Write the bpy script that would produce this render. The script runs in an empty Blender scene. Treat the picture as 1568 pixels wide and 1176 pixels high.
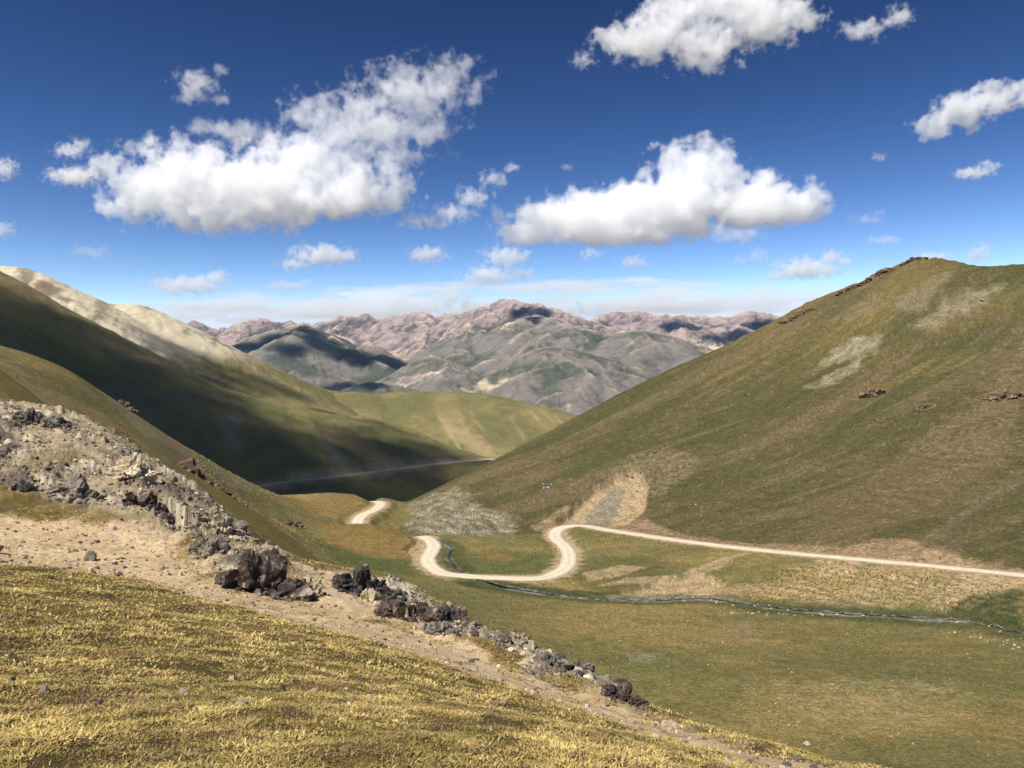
import bpy, math, random, time
import numpy as np
from mathutils import Vector

T0 = time.time()
rng = np.random.default_rng(7)
random.seed(7)
scene = bpy.context.scene
COL = scene.collection

# ------------------------------------------------------------------ camera
F = 1220.0                                  # focal length in photo pixels, 1568 x 1176 photo, level camera
cam_d = bpy.data.cameras.new('camera')
cam = bpy.data.objects.new('camera', cam_d)
COL.objects.link(cam)
cam.location = (0, 0, 0)
cam.rotation_euler = (math.radians(90), 0, 0)
cam_d.sensor_width = 36.0
cam_d.lens = 36.0 * F / 1568.0
cam_d.clip_start = 0.1
cam_d.clip_end = 120000
scene.camera = cam

def at(px, py, Y):
    """a surveyed spot: photo pixel + its distance ahead in metres -> world point (camera eye is the origin)"""
    return ((px - 784.0) / F * Y, float(Y), -(py - 588.0) / F * Y)

# ------------------------------------------------------------------ noise
_perm = rng.permutation(256).astype(np.int32)
_perm = np.concatenate([_perm, _perm])
_ang = rng.uniform(0, 2 * np.pi, 256)
_gx, _gy = np.cos(_ang).astype(np.float32), np.sin(_ang).astype(np.float32)

def perlin(x, y):
    xi = np.floor(x).astype(np.int64); yi = np.floor(y).astype(np.int64)
    xf = (x - xi).astype(np.float32); yf = (y - yi).astype(np.float32)
    u = xf * xf * xf * (xf * (xf * 6 - 15) + 10); v = yf * yf * yf * (yf * (yf * 6 - 15) + 10)
    x0 = xi & 255; x1 = (xi + 1) & 255; y0 = yi & 255; y1 = (yi + 1) & 255
    def g(a, b, dx, dy):
        h = _perm[_perm[a] + b]
        return _gx[h] * dx + _gy[h] * dy
    n00 = g(x0, y0, xf, yf); n10 = g(x1, y0, xf - 1, yf)
    n01 = g(x0, y1, xf, yf - 1); n11 = g(x1, y1, xf - 1, yf - 1)
    a = n00 + u * (n10 - n00); b = n01 + u * (n11 - n01)
    return (a + v * (b - a)) * 1.5

def fbm(x, y, octv=4, gain=0.5, lac=2.03, seed=0.0):
    s = 0; a = 1.0; n = 0
    fx, fy = x + seed * 17.3, y - seed * 9.1
    for i in range(octv):
        s = s + a * perlin(fx, fy); n += a
        fx, fy = fx * lac + 31.7, fy * lac + 11.3
        a *= gain
    return s / n

def ridged(x, y, octv=4, gain=0.5, seed=0.0):
    s = 0; a = 1.0; n = 0
    fx, fy = x + seed * 13.1, y + seed * 5.7
    for i in range(octv):
        s = s + a * (1 - 2 * np.abs(perlin(fx, fy))); n += a
        fx, fy = fx * 2.1 + 7.7, fy * 2.1 + 3.3
        a *= gain
    return s / n

def sstep(a, b, x):
    t = np.clip((x - a) / (b - a), 0, 1)
    return t * t * (3 - 2 * t)

def _h(a, b, c, k):
    h = (a * 374761393 + b * 668265263 + c * 2147483647 + k * 974711) & 0xffffffff
    h = ((h ^ (h >> 13)) * 1274126177) & 0xffffffff
    return ((h ^ (h >> 16)) & 0xffff) / 65535.0
def facets(x, y, s, ax=1.0, ang=0.0, k=0):
    """jointed bedrock: irregular blocks, each with its own level and tilt; returns height (unit) and a random number per block"""
    ca, sa = math.cos(ang), math.sin(ang)
    u, v = (x * ca + y * sa) / s, (-x * sa + y * ca) / (s * ax)
    iu, iv = np.floor(u).astype(np.int64), np.floor(v).astype(np.int64)
    best = np.full(x.shape, 1e9); hh = np.zeros(x.shape); rid = np.zeros(x.shape)
    for du in (-1, 0, 1):
        for dv in (-1, 0, 1):
            a, b = iu + du, iv + dv
            cx, cy = a + _h(a, b, 0, k), b + _h(a, b, 1, k)
            d = (u - cx) ** 2 + (v - cy) ** 2
            m = d < best
            h = (_h(a, b, 2, k) - .5) + (u - cx) * (_h(a, b, 3, k) - .5) * 1.3 + (v - cy) * (_h(a, b, 4, k) - .5) * 1.3
            best = np.where(m, d, best); hh = np.where(m, h, hh); rid = np.where(m, _h(a, b, 5, k), rid)
    return hh, rid
def facets3(P, s, k=0):
    Q = P / s; I = np.floor(Q).astype(np.int64)
    best = np.full(len(P), 1e9); hh = np.zeros(len(P))
    for dx in (-1, 0, 1):
        for dy in (-1, 0, 1):
            for dz in (-1, 0, 1):
                a, b, c = I[:, 0] + dx, I[:, 1] + dy, I[:, 2] + dz
                o = np.stack([a + _h(a, b, c, k), b + _h(a, b, c, k + 1), c + _h(a, b, c, k + 2)], -1)
                d = ((Q - o) ** 2).sum(1); m = d < best
                best = np.where(m, d, best); hh = np.where(m, _h(a, b, c, k + 3) - .5 + ((Q - o) * np.stack([_h(a, b, c, k + 4) - .5, _h(a, b, c, k + 5) - .5, _h(a, b, c, k + 6) - .5], -1)).sum(1), hh)
    return hh

# ------------------------------------------------------------------ surfaces through surveyed points
def tps(points, L, lam=1e-4):
    P = np.array(points, float)
    xy = P[:, :2] / L; z = P[:, 2]
    n = len(P)
    d2 = ((xy[:, None] - xy[None]) ** 2).sum(-1)
    K = 0.5 * d2 * np.log(d2 + 1e-12) + lam * np.eye(n)
    A = np.zeros((n + 3, n + 3)); A[:n, :n] = K; A[:n, n] = 1; A[:n, n + 1:] = xy
    A[n, :n] = 1; A[n + 1:, :n] = xy.T
    w = np.linalg.solve(A, np.concatenate([z, np.zeros(3)]))
    def f(x, y):
        x = np.asarray(x, float); y = np.asarray(y, float)
        shp = x.shape; x = x.ravel() / L; y = y.ravel() / L
        out = w[n] + w[n + 1] * x + w[n + 2] * y
        for i in range(n):
            dd = (x - xy[i, 0]) ** 2 + (y - xy[i, 1]) ** 2
            out += w[i] * 0.5 * dd * np.log(dd + 1e-12)
        return out.reshape(shp)
    return f

def poly_dist(x, y, P):
    """distance to a 3-D polyline seen from above, and the line's height at the nearest point"""
    best = np.full(x.shape, 1e18); zz = np.zeros(x.shape)
    for (a, b) in zip(P[:-1], P[1:]):
        ax, ay, az = a; bx, by, bz = b
        dx, dy = bx - ax, by - ay
        t = np.clip(((x - ax) * dx + (y - ay) * dy) / (dx * dx + dy * dy + 1e-9), 0, 1)
        d = (x - ax - t * dx) ** 2 + (y - ay - t * dy) ** 2
        m = d < best
        best = np.where(m, d, best); zz = np.where(m, az + t * (bz - az), zz)
    return np.sqrt(best), zz

def catmull(P, n=8):
    P = np.array(P, float); Q = np.vstack([2 * P[0] - P[1], P, 2 * P[-1] - P[-2]])
    out = []
    for i in range(1, len(Q) - 2):
        p0, p1, p2, p3 = Q[i - 1], Q[i], Q[i + 1], Q[i + 2]
        for t in np.linspace(0, 1, n, endpoint=False):
            out.append(0.5 * (2 * p1 + (p2 - p0) * t + (2 * p0 - 5 * p1 + 4 * p2 - p3) * t * t + (3 * p1 - p0 - 3 * p2 + p3) * t ** 3))
    out.append(P[-1])
    return np.array(out)

# ---- foreground hillside the camera stands on
FG_CREST = [(0, 612, 50), (60, 622, 50), (170, 662, 48), (230, 700, 46), (290, 745, 44), (350, 787, 42), (420, 842, 38),
            (480, 870, 35), (540, 878, 33), (640, 905, 30), (715, 968, 26.5), (760, 982, 25), (830, 1000, 23), (900, 1042, 20),
            (960, 1068, 18), (1000, 1087, 16.5), (1100, 1120, 14), (1200, 1146, 12), (1330, 1178, 10), (1500, 1225, 7.5)]
fg = [at(*p) for p in FG_CREST]
fg += [at(*p) for p in [(0, 1176, 3.7), (400, 1176, 3.8), (784, 1176, 4.2), (1100, 1176, 5.2), (1300, 1185, 7.6),
       (0, 1000, 9), (400, 1000, 10.5), (784, 1080, 11), (600, 1000, 14), (950, 1130, 10),
       (0, 865, 21), (250, 900, 20), (450, 925, 21), (600, 975, 18), (750, 1030, 16), (900, 1080, 14.5), (1050, 1115, 12.5),
       (150, 830, 28), (0, 780, 30), (350, 860, 27), (520, 890, 27), (650, 950, 22), (800, 1010, 19.5),
       (0, 740, 33), (0, 640, 44), (150, 670, 44), (230, 712, 42), (300, 800, 33), (330, 770, 39), (420, 845, 35)]]
fg += [(0, 0, -1.65), (0, -5, -1.3), (-10, -5, 1.0), (10, -5, -5), (8, 3, -5.2), (15, 5, -12), (-12, 5, -.6), (-30, 25, -1.2), (-60, 30, 6), (-40, 60, 2.0), (-75, 70, 4)]
cr = np.array([at(*p) for p in FG_CREST])
for i in range(0, len(cr), 2):
    q = cr[i]
    fg.append((q[0] + 6, q[1] + 7, q[2] - 6.0)); fg.append((q[0] + 18, q[1] + 20, q[2] - 24)); fg.append((q[0] + 45, q[1] + 50, q[2] - 70))
f_fg = tps(fg, 20.0, 2e-3)

# ---- valley: spur on the left, plateau, meadow, stream bed
LS_CREST = [(-150, 500, 200), (0, 530, 230), (100, 565, 255), (150, 598, 270), (190, 622, 280), (240, 655, 300), (300, 692, 325), (360, 727, 350), (418, 757, 375)]
vb = [at(*p) for p in LS_CREST]
vb += [at(*p) for p in [(0, 600, 150), (100, 630, 165), (200, 680, 190), (300, 730, 225), (350, 770, 230), (420, 800, 248), (480, 840, 245), (560, 870, 248),
       (500, 757, 430), (440, 757, 400), (600, 765, 440), (625, 775, 430), (548, 796, 362), (580, 768, 410), (645, 820, 320), (560, 803, 318), (610, 814, 312), (634, 823, 308), (585, 826, 338), (655, 860, 275),
       (690, 882, 255), (800, 887, 252), (872, 860, 277), (845, 818, 325), (900, 806, 338), (950, 816, 315), (1050, 830, 290), (1160, 842, 270),
       (1300, 855, 250), (1420, 866, 235), (1568, 881, 215), (1800, 905, 190), (2200, 930, 170),
       (900, 915, 230), (1010, 917, 230), (1080, 917, 228), (1200, 931, 216), (1350, 941, 207), (1450, 947, 200), (1568, 969, 183), (1900, 1000, 160),
       (690, 840, 292), (740, 893, 250),
       (1568, 1000, 165), (1568, 1100, 120), (1330, 1170, 95), (1568, 1176, 95), (1200, 1000, 165), (1000, 950, 195), (1000, 1050, 135), (800, 930, 215),
       (650, 880, 255), (600, 850, 280), (500, 830, 290), (400, 790, 300), (450, 780, 340), (540, 822, 300), (400, 770, 320)]]
vb += [(0, 60, -36), (40, 60, -40), (100, 60, -42), (160, 100, -46), (-47, 120, -21), (-30, 190, -50), (0, 120, -47), (-60, 60, 1), (-120, 100, 8), (-200, 0, 35), (0, -200, -30), (200, -100, -38), (-200, -150, 30),
       (-260, 270, -15), (-235, 340, -55), (-190, 420, -92), (-270, 450, -115), (-120, 480, -84), (-130, 540, -115), (-60, 520, -102), (-60, 600, -135), (-380, 230, -10), (-340, 380, -110),
       (0, 430, -66), (150, 400, -64), (300, 300, -60), (20, 600, -120)]
for p in [(900, 806, 338), (950, 816, 315), (1050, 830, 290), (1160, 842, 270), (1300, 855, 250), (1420, 866, 235), (1568, 881, 215)]:
    q = at(*p); vb.append((q[0] + 8, q[1] + 26, q[2] - 5.5))
f_vb0 = tps(vb, 150.0, 3e-4)
def f_vb(x, y):
    r = np.hypot(x, y)
    return f_vb0(x, y) - np.maximum(0, r - 560) * 0.4

# ---- hill on the right
RH_CREST = [(622, 772, 420), (680, 745, 440), (740, 715, 460), (800, 685, 485), (862, 655, 510), (900, 635, 515), (960, 602, 525), (1050, 560, 540),
            (1130, 525, 552), (1200, 490, 560), (1260, 460, 565), (1300, 440, 568), (1350, 415, 565), (1395, 397, 560), (1440, 398, 552), (1500, 405, 545), (1568, 412, 540), (1750, 430, 520)]
rh = [at(*p) for p in RH_CREST]
for p in list(rh):
    rh.append((p[0] - 30, p[1] + 75, p[2] - 30)); rh.append((p[0] - 90, p[1] + 230, p[2] - 135))
rh += [at(*p) for p in [(640, 803, 345), (700, 830, 320), (780, 830, 318), (830, 800, 345), (900, 793, 346), (1000, 806, 326), (1100, 828, 295), (1250, 843, 262), (1400, 857, 239), (1568, 870, 221),
       (700, 780, 375), (700, 760, 395), (740, 790, 358), (800, 740, 400), (850, 700, 440), (950, 650, 470), (950, 720, 395), (1000, 760, 362), (1100, 700, 400),
       (1100, 620, 470), (1200, 600, 465), (1200, 760, 345), (1300, 550, 480), (1300, 680, 385), (1395, 500, 480), (1395, 630, 400), (1395, 760, 310),
       (1500, 520, 460), (1568, 600, 400), (1568, 740, 305), (1500, 820, 255), (1800, 600, 380), (1800, 800, 240)]]
rh += [(126, 165, -78), (75, 210, -84), (5, 230, -88), (-50, 280, -88), (-75, 360, -82), (-110, 430, -95), (190, 130, -75)]
f_rh0 = tps(rh, 150.0, 3e-4)
def f_rh(x, y):
    return f_rh0(x, y) - np.maximum(0, np.hypot(x, y) - 800) * 0.5

# ---- dark mountain on the left, front flank
d1 = [at(*p) for p in [(-150, 395, 960), (0, 425, 1000), (80, 462, 1040), (150, 502, 1080), (220, 540, 1115), (290, 576, 1150), (340, 602, 1165), (410, 622, 1200), (480, 634, 1260), (560, 648, 1300), (640, 668, 1290), (710, 694, 1240),
      (0, 500, 850), (100, 560, 880), (200, 640, 850), (300, 690, 850), (400, 700, 900), (500, 690, 980), (600, 690, 1060), (700, 697, 1130),
      (625, 766, 950), (560, 757, 930), (450, 757, 850), (405, 742, 870), (700, 730, 1030), (760, 703, 1150), (300, 800, 700), (100, 700, 700)]]
for p in [(0, 425, 1000), (150, 502, 1080), (290, 576, 1150), (410, 622, 1200), (560, 648, 1300), (710, 694, 1240)]:
    q = at(*p); d1.append((q[0] - 10, q[1] + 90, q[2] - 26)); d1.append((q[0] - 30, q[1] + 260, q[2] - 120))
d1 += [(60, 1150, -120), (150, 1100, -150), (40, 900, -150), (-500, 600, 40), (-800, 700, 140), (-1000, 1000, 190), (-900, 1300, 120)]
f_d1_0 = tps(d1, 400.0, 3e-4)
def f_d1(x, y):
    return f_d1_0(x, y) - np.maximum(0, np.hypot(x, y) - 1750) * 0.5

def soft_ridge(P, k, r):
    P = np.array(P)
    def f(x, y):
        out = np.full(x.shape, -1e9)
        for (ax, ay, az), (bx, by, bz) in zip(P[:-1], P[1:]):
            dx, dy = bx - ax, by - ay
            t = np.clip(((x - ax) * dx + (y - ay) * dy) / (dx * dx + dy * dy + 1e-9), 0, 1)
            d2_ = (x - ax - t * dx) ** 2 + (y - ay - t * dy) ** 2
            out = np.maximum(out, az + t * (bz - az) - k * (np.sqrt(d2_ + r * r) - r))
        return out
    return f
D2_CREST = [(-300, 380, 1280), (0, 408, 1300), (40, 413, 1310), (70, 430, 1320), (100, 444, 1335), (150, 463, 1370), (175, 466, 1385), (205, 467, 1400), (240, 481, 1420), (270, 501, 1440), (300, 522, 1455),
            (340, 543, 1470), (380, 556, 1490), (420, 566, 1510), (470, 590, 1550), (520, 603, 1580), (580, 640, 1590)]
f_d2 = soft_ridge(catmull([at(*p) for p in D2_CREST], 4), 0.52, 18)
GH_CREST = [(470, 640, 1500), (520, 604, 1560), (560, 605, 1600), (620, 600, 1620), (680, 599, 1630), (720, 603, 1620), (770, 614, 1600), (820, 631, 1560), (862, 655, 1520), (900, 690, 1480), (960, 730, 1440)]
f_gh = soft_ridge(catmull([at(*p) for p in GH_CREST], 6), 0.36, 90)

# ---- far range: ridge lines with branching spurs
def branch(P, k, n_sp, lo, hi, depth, out, rr, wob=0.2):
    P = np.array(P, float)
    out.append((P, k))
    if depth == 0: return
    seg = np.diff(P, axis=0); L = np.hypot(seg[:, 0], seg[:, 1]); cum = np.concatenate([[0], np.cumsum(L)])
    side = 1
    for s in np.linspace(0.03, 0.97, n_sp) + rr.uniform(-0.5, 0.5, n_sp) / n_sp * 0.7:
        s = min(max(s, 0.0), 1.0) * cum[-1]
        i = min(np.searchsorted(cum, s, 'right') - 1, len(L) - 1)
        p = P[i] + seg[i] * ((s - cum[i]) / max(L[i], 1e-6))
        side = -side
        t = seg[i, :2] / max(L[i], 1e-6)
        ang = side * math.radians(rr.uniform(50, 85))
        d = np.array([t[0] * math.cos(ang) - t[1] * math.sin(ang), t[0] * math.sin(ang) + t[1] * math.cos(ang)])
        ln = rr.uniform(lo, hi)
        Q = [p]; step = ln / 4
        kk = k * rr.uniform(0.36, 0.6)
        for j in range(4):
            a = rr.normal(0, wob); d = np.array([d[0] * math.cos(a) - d[1] * math.sin(a), d[0] * math.sin(a) + d[1] * math.cos(a)])
            q = Q[-1] + np.array([d[0] * step, d[1] * step, -kk * step]); Q.append(q)
        branch(Q, k, 5, lo * 0.4, hi * 0.4, depth - 1, out, rr, wob)
def ridges(lists, seed):
    rr = np.random.default_rng(seed); out = []
    for (pts, k, n, lo, hi, dep) in lists:
        branch([at(*p) for p in pts], k, n, lo, hi, dep, out, rr)
    A = np.concatenate([p[:-1] for p, k in out]); B = np.concatenate([p[1:] for p, k in out])
    K = np.concatenate([np.full(len(p) - 1, k) for p, k in out])
    return A, B, K
def f_ridges(R, x, y, best):
    A, B, K = R
    for i in range(len(A)):
        ax, ay, az = A[i]; bx, by, bz = B[i]
        reach = (max(az, bz) + 320) / K[i]
        m = np.nonzero((x > min(ax, bx) - reach) & (x < max(ax, bx) + reach) & (y > min(ay, by) - reach) & (y < max(ay, by) + reach))[0]
        if len(m) == 0: continue
        xm, ym = x[m], y[m]
        dx, dy = bx - ax, by - ay
        t = np.clip(((xm - ax) * dx + (ym - ay) * dy) / (dx * dx + dy * dy), 0, 1)
        d = np.hypot(xm - ax - t * dx, ym - ay - t * dy)
        z = az + t * (bz - az) - K[i] * d
        best[m] = np.maximum(best[m], z)
    return best

BACK = [([(100, 520, 7900), (200, 512, 7900), (270, 501, 8000), (300, 493, 8000), (330, 507, 8050), (360, 498, 8100), (395, 488, 8100), (430, 492, 8100), (462, 496, 8100), (480, 499, 8050), (492, 494, 8000), (520, 487, 8000), (545, 488, 8000), (560, 482, 7950), (580, 490, 7950), (610, 485, 7900), (632, 481, 7900), (650, 478, 7900), (660, 487, 7900), (690, 482, 7900), (700, 487, 7900), (722, 478, 7850), (745, 469, 7800), (770, 460, 7800), (785, 459, 7800), (800, 467, 7700)], 0.62, 26, 500, 900, 2),
        ([(900, 500, 8500), (918, 486, 8500), (945, 479, 8500), (965, 478, 8500), (1000, 482, 8500), (1050, 485, 8500), (1090, 487, 8500), (1120, 486, 8500), (1150, 478, 8400), (1170, 482, 8400), (1205, 491, 8400), (1300, 500, 8400)], 0.62, 13, 500, 900, 2),
        ([(785, 460, 7500), (800, 466, 7150), (815, 467, 7050), (830, 469, 7000), (850, 480, 6950), (870, 484, 6900), (895, 492, 6900), (920, 498, 6900), (960, 508, 6900)], 0.64, 9, 450, 800, 2)]
FRONT = [([(775, 472, 7050), (745, 505, 6600), (720, 518, 6450), (690, 530, 6300), (672, 541, 6200), (650, 565, 6000)], 0.62, 8, 250, 450, 2),
         ([(820, 482, 6800), (850, 492, 6400), (868, 499, 6150), (840, 512, 5900), (812, 530, 5650), (790, 547, 5500), (760, 565, 5300), (742, 588, 5000)], 0.6, 13, 280, 500, 2),
         ([(868, 500, 6150), (890, 511, 5900), (905, 523, 5750), (918, 545, 5500)], 0.6, 7, 220, 400, 2),
         ([(792, 552, 5300), (830, 534, 5250), (855, 529, 5150), (885, 538, 5100), (915, 548, 5050), (950, 562, 4950), (1000, 585, 4850)], 0.58, 12, 480, 800, 2),
         ([(855, 530, 5150), (850, 570, 4750), (862, 610, 4450), (868, 648, 4200)], 0.56, 10, 250, 450, 2),
         ([(560, 592, 4900), (600, 574, 5050), (640, 552, 5150), (660, 544, 5200), (690, 556, 5100), (735, 582, 4900), (760, 600, 4700)], 0.56, 13, 260, 480, 2),
         ([(918, 545, 5600), (945, 511, 5800), (975, 504, 5850), (1010, 510, 5850), (1050, 525, 5800), (1090, 545, 5700), (1130, 560, 5600), (1200, 590, 5500)], 0.58, 14, 350, 600, 2),
         ([(975, 504, 5850), (985, 540, 5450), (1000, 575, 5150)], 0.46, 5, 220, 400, 1),
         ([(300, 565, 5800), (345, 541, 5900), (380, 516, 5950), (430, 505, 5950), (462, 494, 5900), (480, 505, 5850), (500, 518, 5800), (540, 536, 5800), (565, 523, 5800), (590, 540, 5750), (620, 556, 5650)], 0.6, 17, 380, 620, 2),
         ([(440, 520, 5700), (420, 548, 5300), (400, 560, 5150), (360, 580, 5000)], 0.5, 6, 250, 420, 1),
         ([(462, 496, 5900), (480, 540, 5350), (490, 575, 5000)], 0.5, 6, 250, 420, 1),
         ([(520, 602, 4500), (560, 585, 4600), (600, 590, 4600), (640, 600, 4500)], 0.4, 6, 200, 380, 1)]
R_BACK = ridges(BACK, 3); R_FRONT = ridges(FRONT, 5)

# ------------------------------------------------------------------ roads and stream (centre lines)
ROAD = catmull([at(*p) for p in [(530, 800, 500), (552, 776, 450), (568, 768, 425), (583, 770, 408), (576, 779, 386), (553, 791, 366), (550, 806, 352), (585, 828, 337), (625, 830, 326), (645, 821, 318), (664, 834, 300), (655, 857, 276), (668, 873, 262), (700, 881, 255), (800, 886, 252), (842, 882, 256), (868, 866, 271),
                                 (869, 842, 298), (850, 822, 322), (858, 809, 336), (890, 805, 339), (940, 813, 320), (1050, 829, 291), (1160, 842, 270), (1300, 855, 249), (1420, 866, 234), (1568, 881, 215), (1800, 905, 190), (2200, 940, 160)]], 10)
FAR_ROAD = catmull([at(*p) for p in [(395, 745, 850), (440, 738, 885), (520, 729, 945), (600, 719, 1010), (680, 709, 1080), (720, 706, 1115), (765, 703, 1160), (820, 700, 1230)]], 8)
STREAM = catmull([at(*p) for p in [(676, 828, 306), (692, 838, 294), (686, 852, 280), (700, 868, 266), (722, 884, 252), (760, 893, 245), (810, 902, 238), (880, 914, 231), (940, 919, 228), (1010, 919, 227), (1080, 916, 228), (1140, 924, 221), (1200, 931, 215), (1290, 937, 209), (1350, 941, 206), (1450, 948, 199), (1520, 958, 191), (1568, 968, 183), (1900, 1010, 155)]], 8)

# ------------------------------------------------------------------ traced ground patches (photo outline -> ground outline on its own hill)
def cast(px, py, f, y0, y1):
    Y = np.exp(np.linspace(math.log(y0), math.log(y1), 1500))
    X = (px - 784.0) / F * Y
    d = f(X, Y) + (py - 588.0) / F * Y
    hit = np.nonzero(d > 0)[0]
    i = hit[0] if len(hit) else int(np.argmax(d / Y))
    return (X[i], Y[i])
RANGE = {'fg': (f_fg, 3, 60), 'vb': (f_vb, 60, 480), 'rh': (f_rh, 200, 640), 'd1': (f_d1, 600, 1350), 'd2': (f_d2, 1100, 1700), 'gh': (f_gh, 1150, 1700)}
def ground_poly(layer, pts):
    f, a, b = RANGE[layer]
    return np.array([cast(px, py, f, a, b) for px, py in pts])
def poly_sd(x, y, P):
    """signed distance to a ground outline, positive inside"""
    n = len(P); d = np.full(x.shape, 1e18); ins = np.zeros(x.shape, bool)
    for i in range(n):
        ax, ay = P[i]; bx, by = P[(i + 1) % n]
        dx, dy = bx - ax, by - ay
        t = np.clip(((x - ax) * dx + (y - ay) * dy) / (dx * dx + dy * dy + 1e-12), 0, 1)
        d = np.minimum(d, (x - ax - t * dx) ** 2 + (y - ay - t * dy) ** 2)
        c = ((ay > y) != (by > y)) & (x < (bx - ax) * (y - ay) / (by - ay + 1e-12) + ax)
        ins ^= c
    d = np.sqrt(d)
    return np.where(ins, d, -d)
def in_patch(x, y, P, soft, wob, wsc, seed=0.0):
    out = np.zeros(x.shape, np.float32)
    m = (x > P[:, 0].min() - soft * 2 - wob * 2) & (x < P[:, 0].max() + soft * 2 + wob * 2) & (y > P[:, 1].min() - soft * 2 - wob * 2) & (y < P[:, 1].max() + soft * 2 + wob * 2)
    if m.any():
        xm, ym = x[m], y[m]
        sd = poly_sd(xm, ym, P) + wob * fbm(xm / wsc, ym / wsc, 4, 0.6, seed=seed)
        out[m] = sstep(-soft, soft, sd)
    return out

SLIP = ground_poly('rh', [(842, 803), (860, 788), (881, 769), (906, 745), (938, 728), (967, 718), (983, 723), (994, 744), (987, 782), (960, 803), (900, 806)])
SLIP_GREY = ground_poly('rh', [(890, 806), (898, 778), (920, 752), (944, 734), (958, 738), (950, 765), (935, 790), (925, 804)])
SCARPS = [(ground_poly('vb', [(930, 908), (975, 899), (1010, 885), (1060, 876), (1090, 881), (1108, 893), (1095, 912), (1040, 909), (980, 912)]), 1.3),
          (ground_poly('vb', [(618, 840), (640, 824), (652, 845), (650, 862), (632, 854)]), 1.2),
          (ground_poly('vb', [(1190, 887), (1290, 873), (1400, 885), (1470, 900), (1400, 925), (1250, 915), (1130, 908)]), .7)]
GREYCLIFF = ground_poly('rh', [(606, 801), (619, 776), (664, 755), (699, 746), (718, 760), (737, 779), (791, 788), (788, 814), (772, 833), (727, 833), (673, 823), (641, 814)])
SAND_A = ground_poly('fg', [(-60, 770), (100, 790), (250, 800), (290, 830), (335, 872), (340, 905), (230, 885), (120, 872), (-60, 858)])
SAND_B = ground_poly('fg', [(200, 880), (340, 897), (440, 905), (520, 925), (600, 955), (690, 975), (760, 1005), (900, 1058), (1000, 1090), (1150, 1138), (1330, 1180), (1180, 1180), (980, 1116), (840, 1068), (720, 1030), (620, 996), (420, 942), (300, 914)])
SAND_C = ground_poly('fg', [(455, 868), (530, 876), (570, 905), (640, 940), (700, 965), (690, 985), (600, 950), (500, 922), (450, 905)])
ROCKS_A = ground_poly('fg', [(-60, 605), (80, 622), (170, 662), (230, 702), (290, 747), (350, 788), (430, 850), (440, 880), (340, 875), (290, 830), (230, 797), (100, 765), (-60, 748)])
ROCKS_B = ground_poly('fg', [(540, 876), (640, 905), (715, 966), (830, 998), (960, 1066), (940, 1072), (820, 1015), (700, 975), (600, 930), (540, 905)])

# ------------------------------------------------------------------ the height of the land anywhere
def smax(a, b, k):
    h = np.clip(0.5 + 0.5 * (a - b) / k, 0, 1)
    return b * (1 - h) + a * h + k * h * (1 - h)

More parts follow.
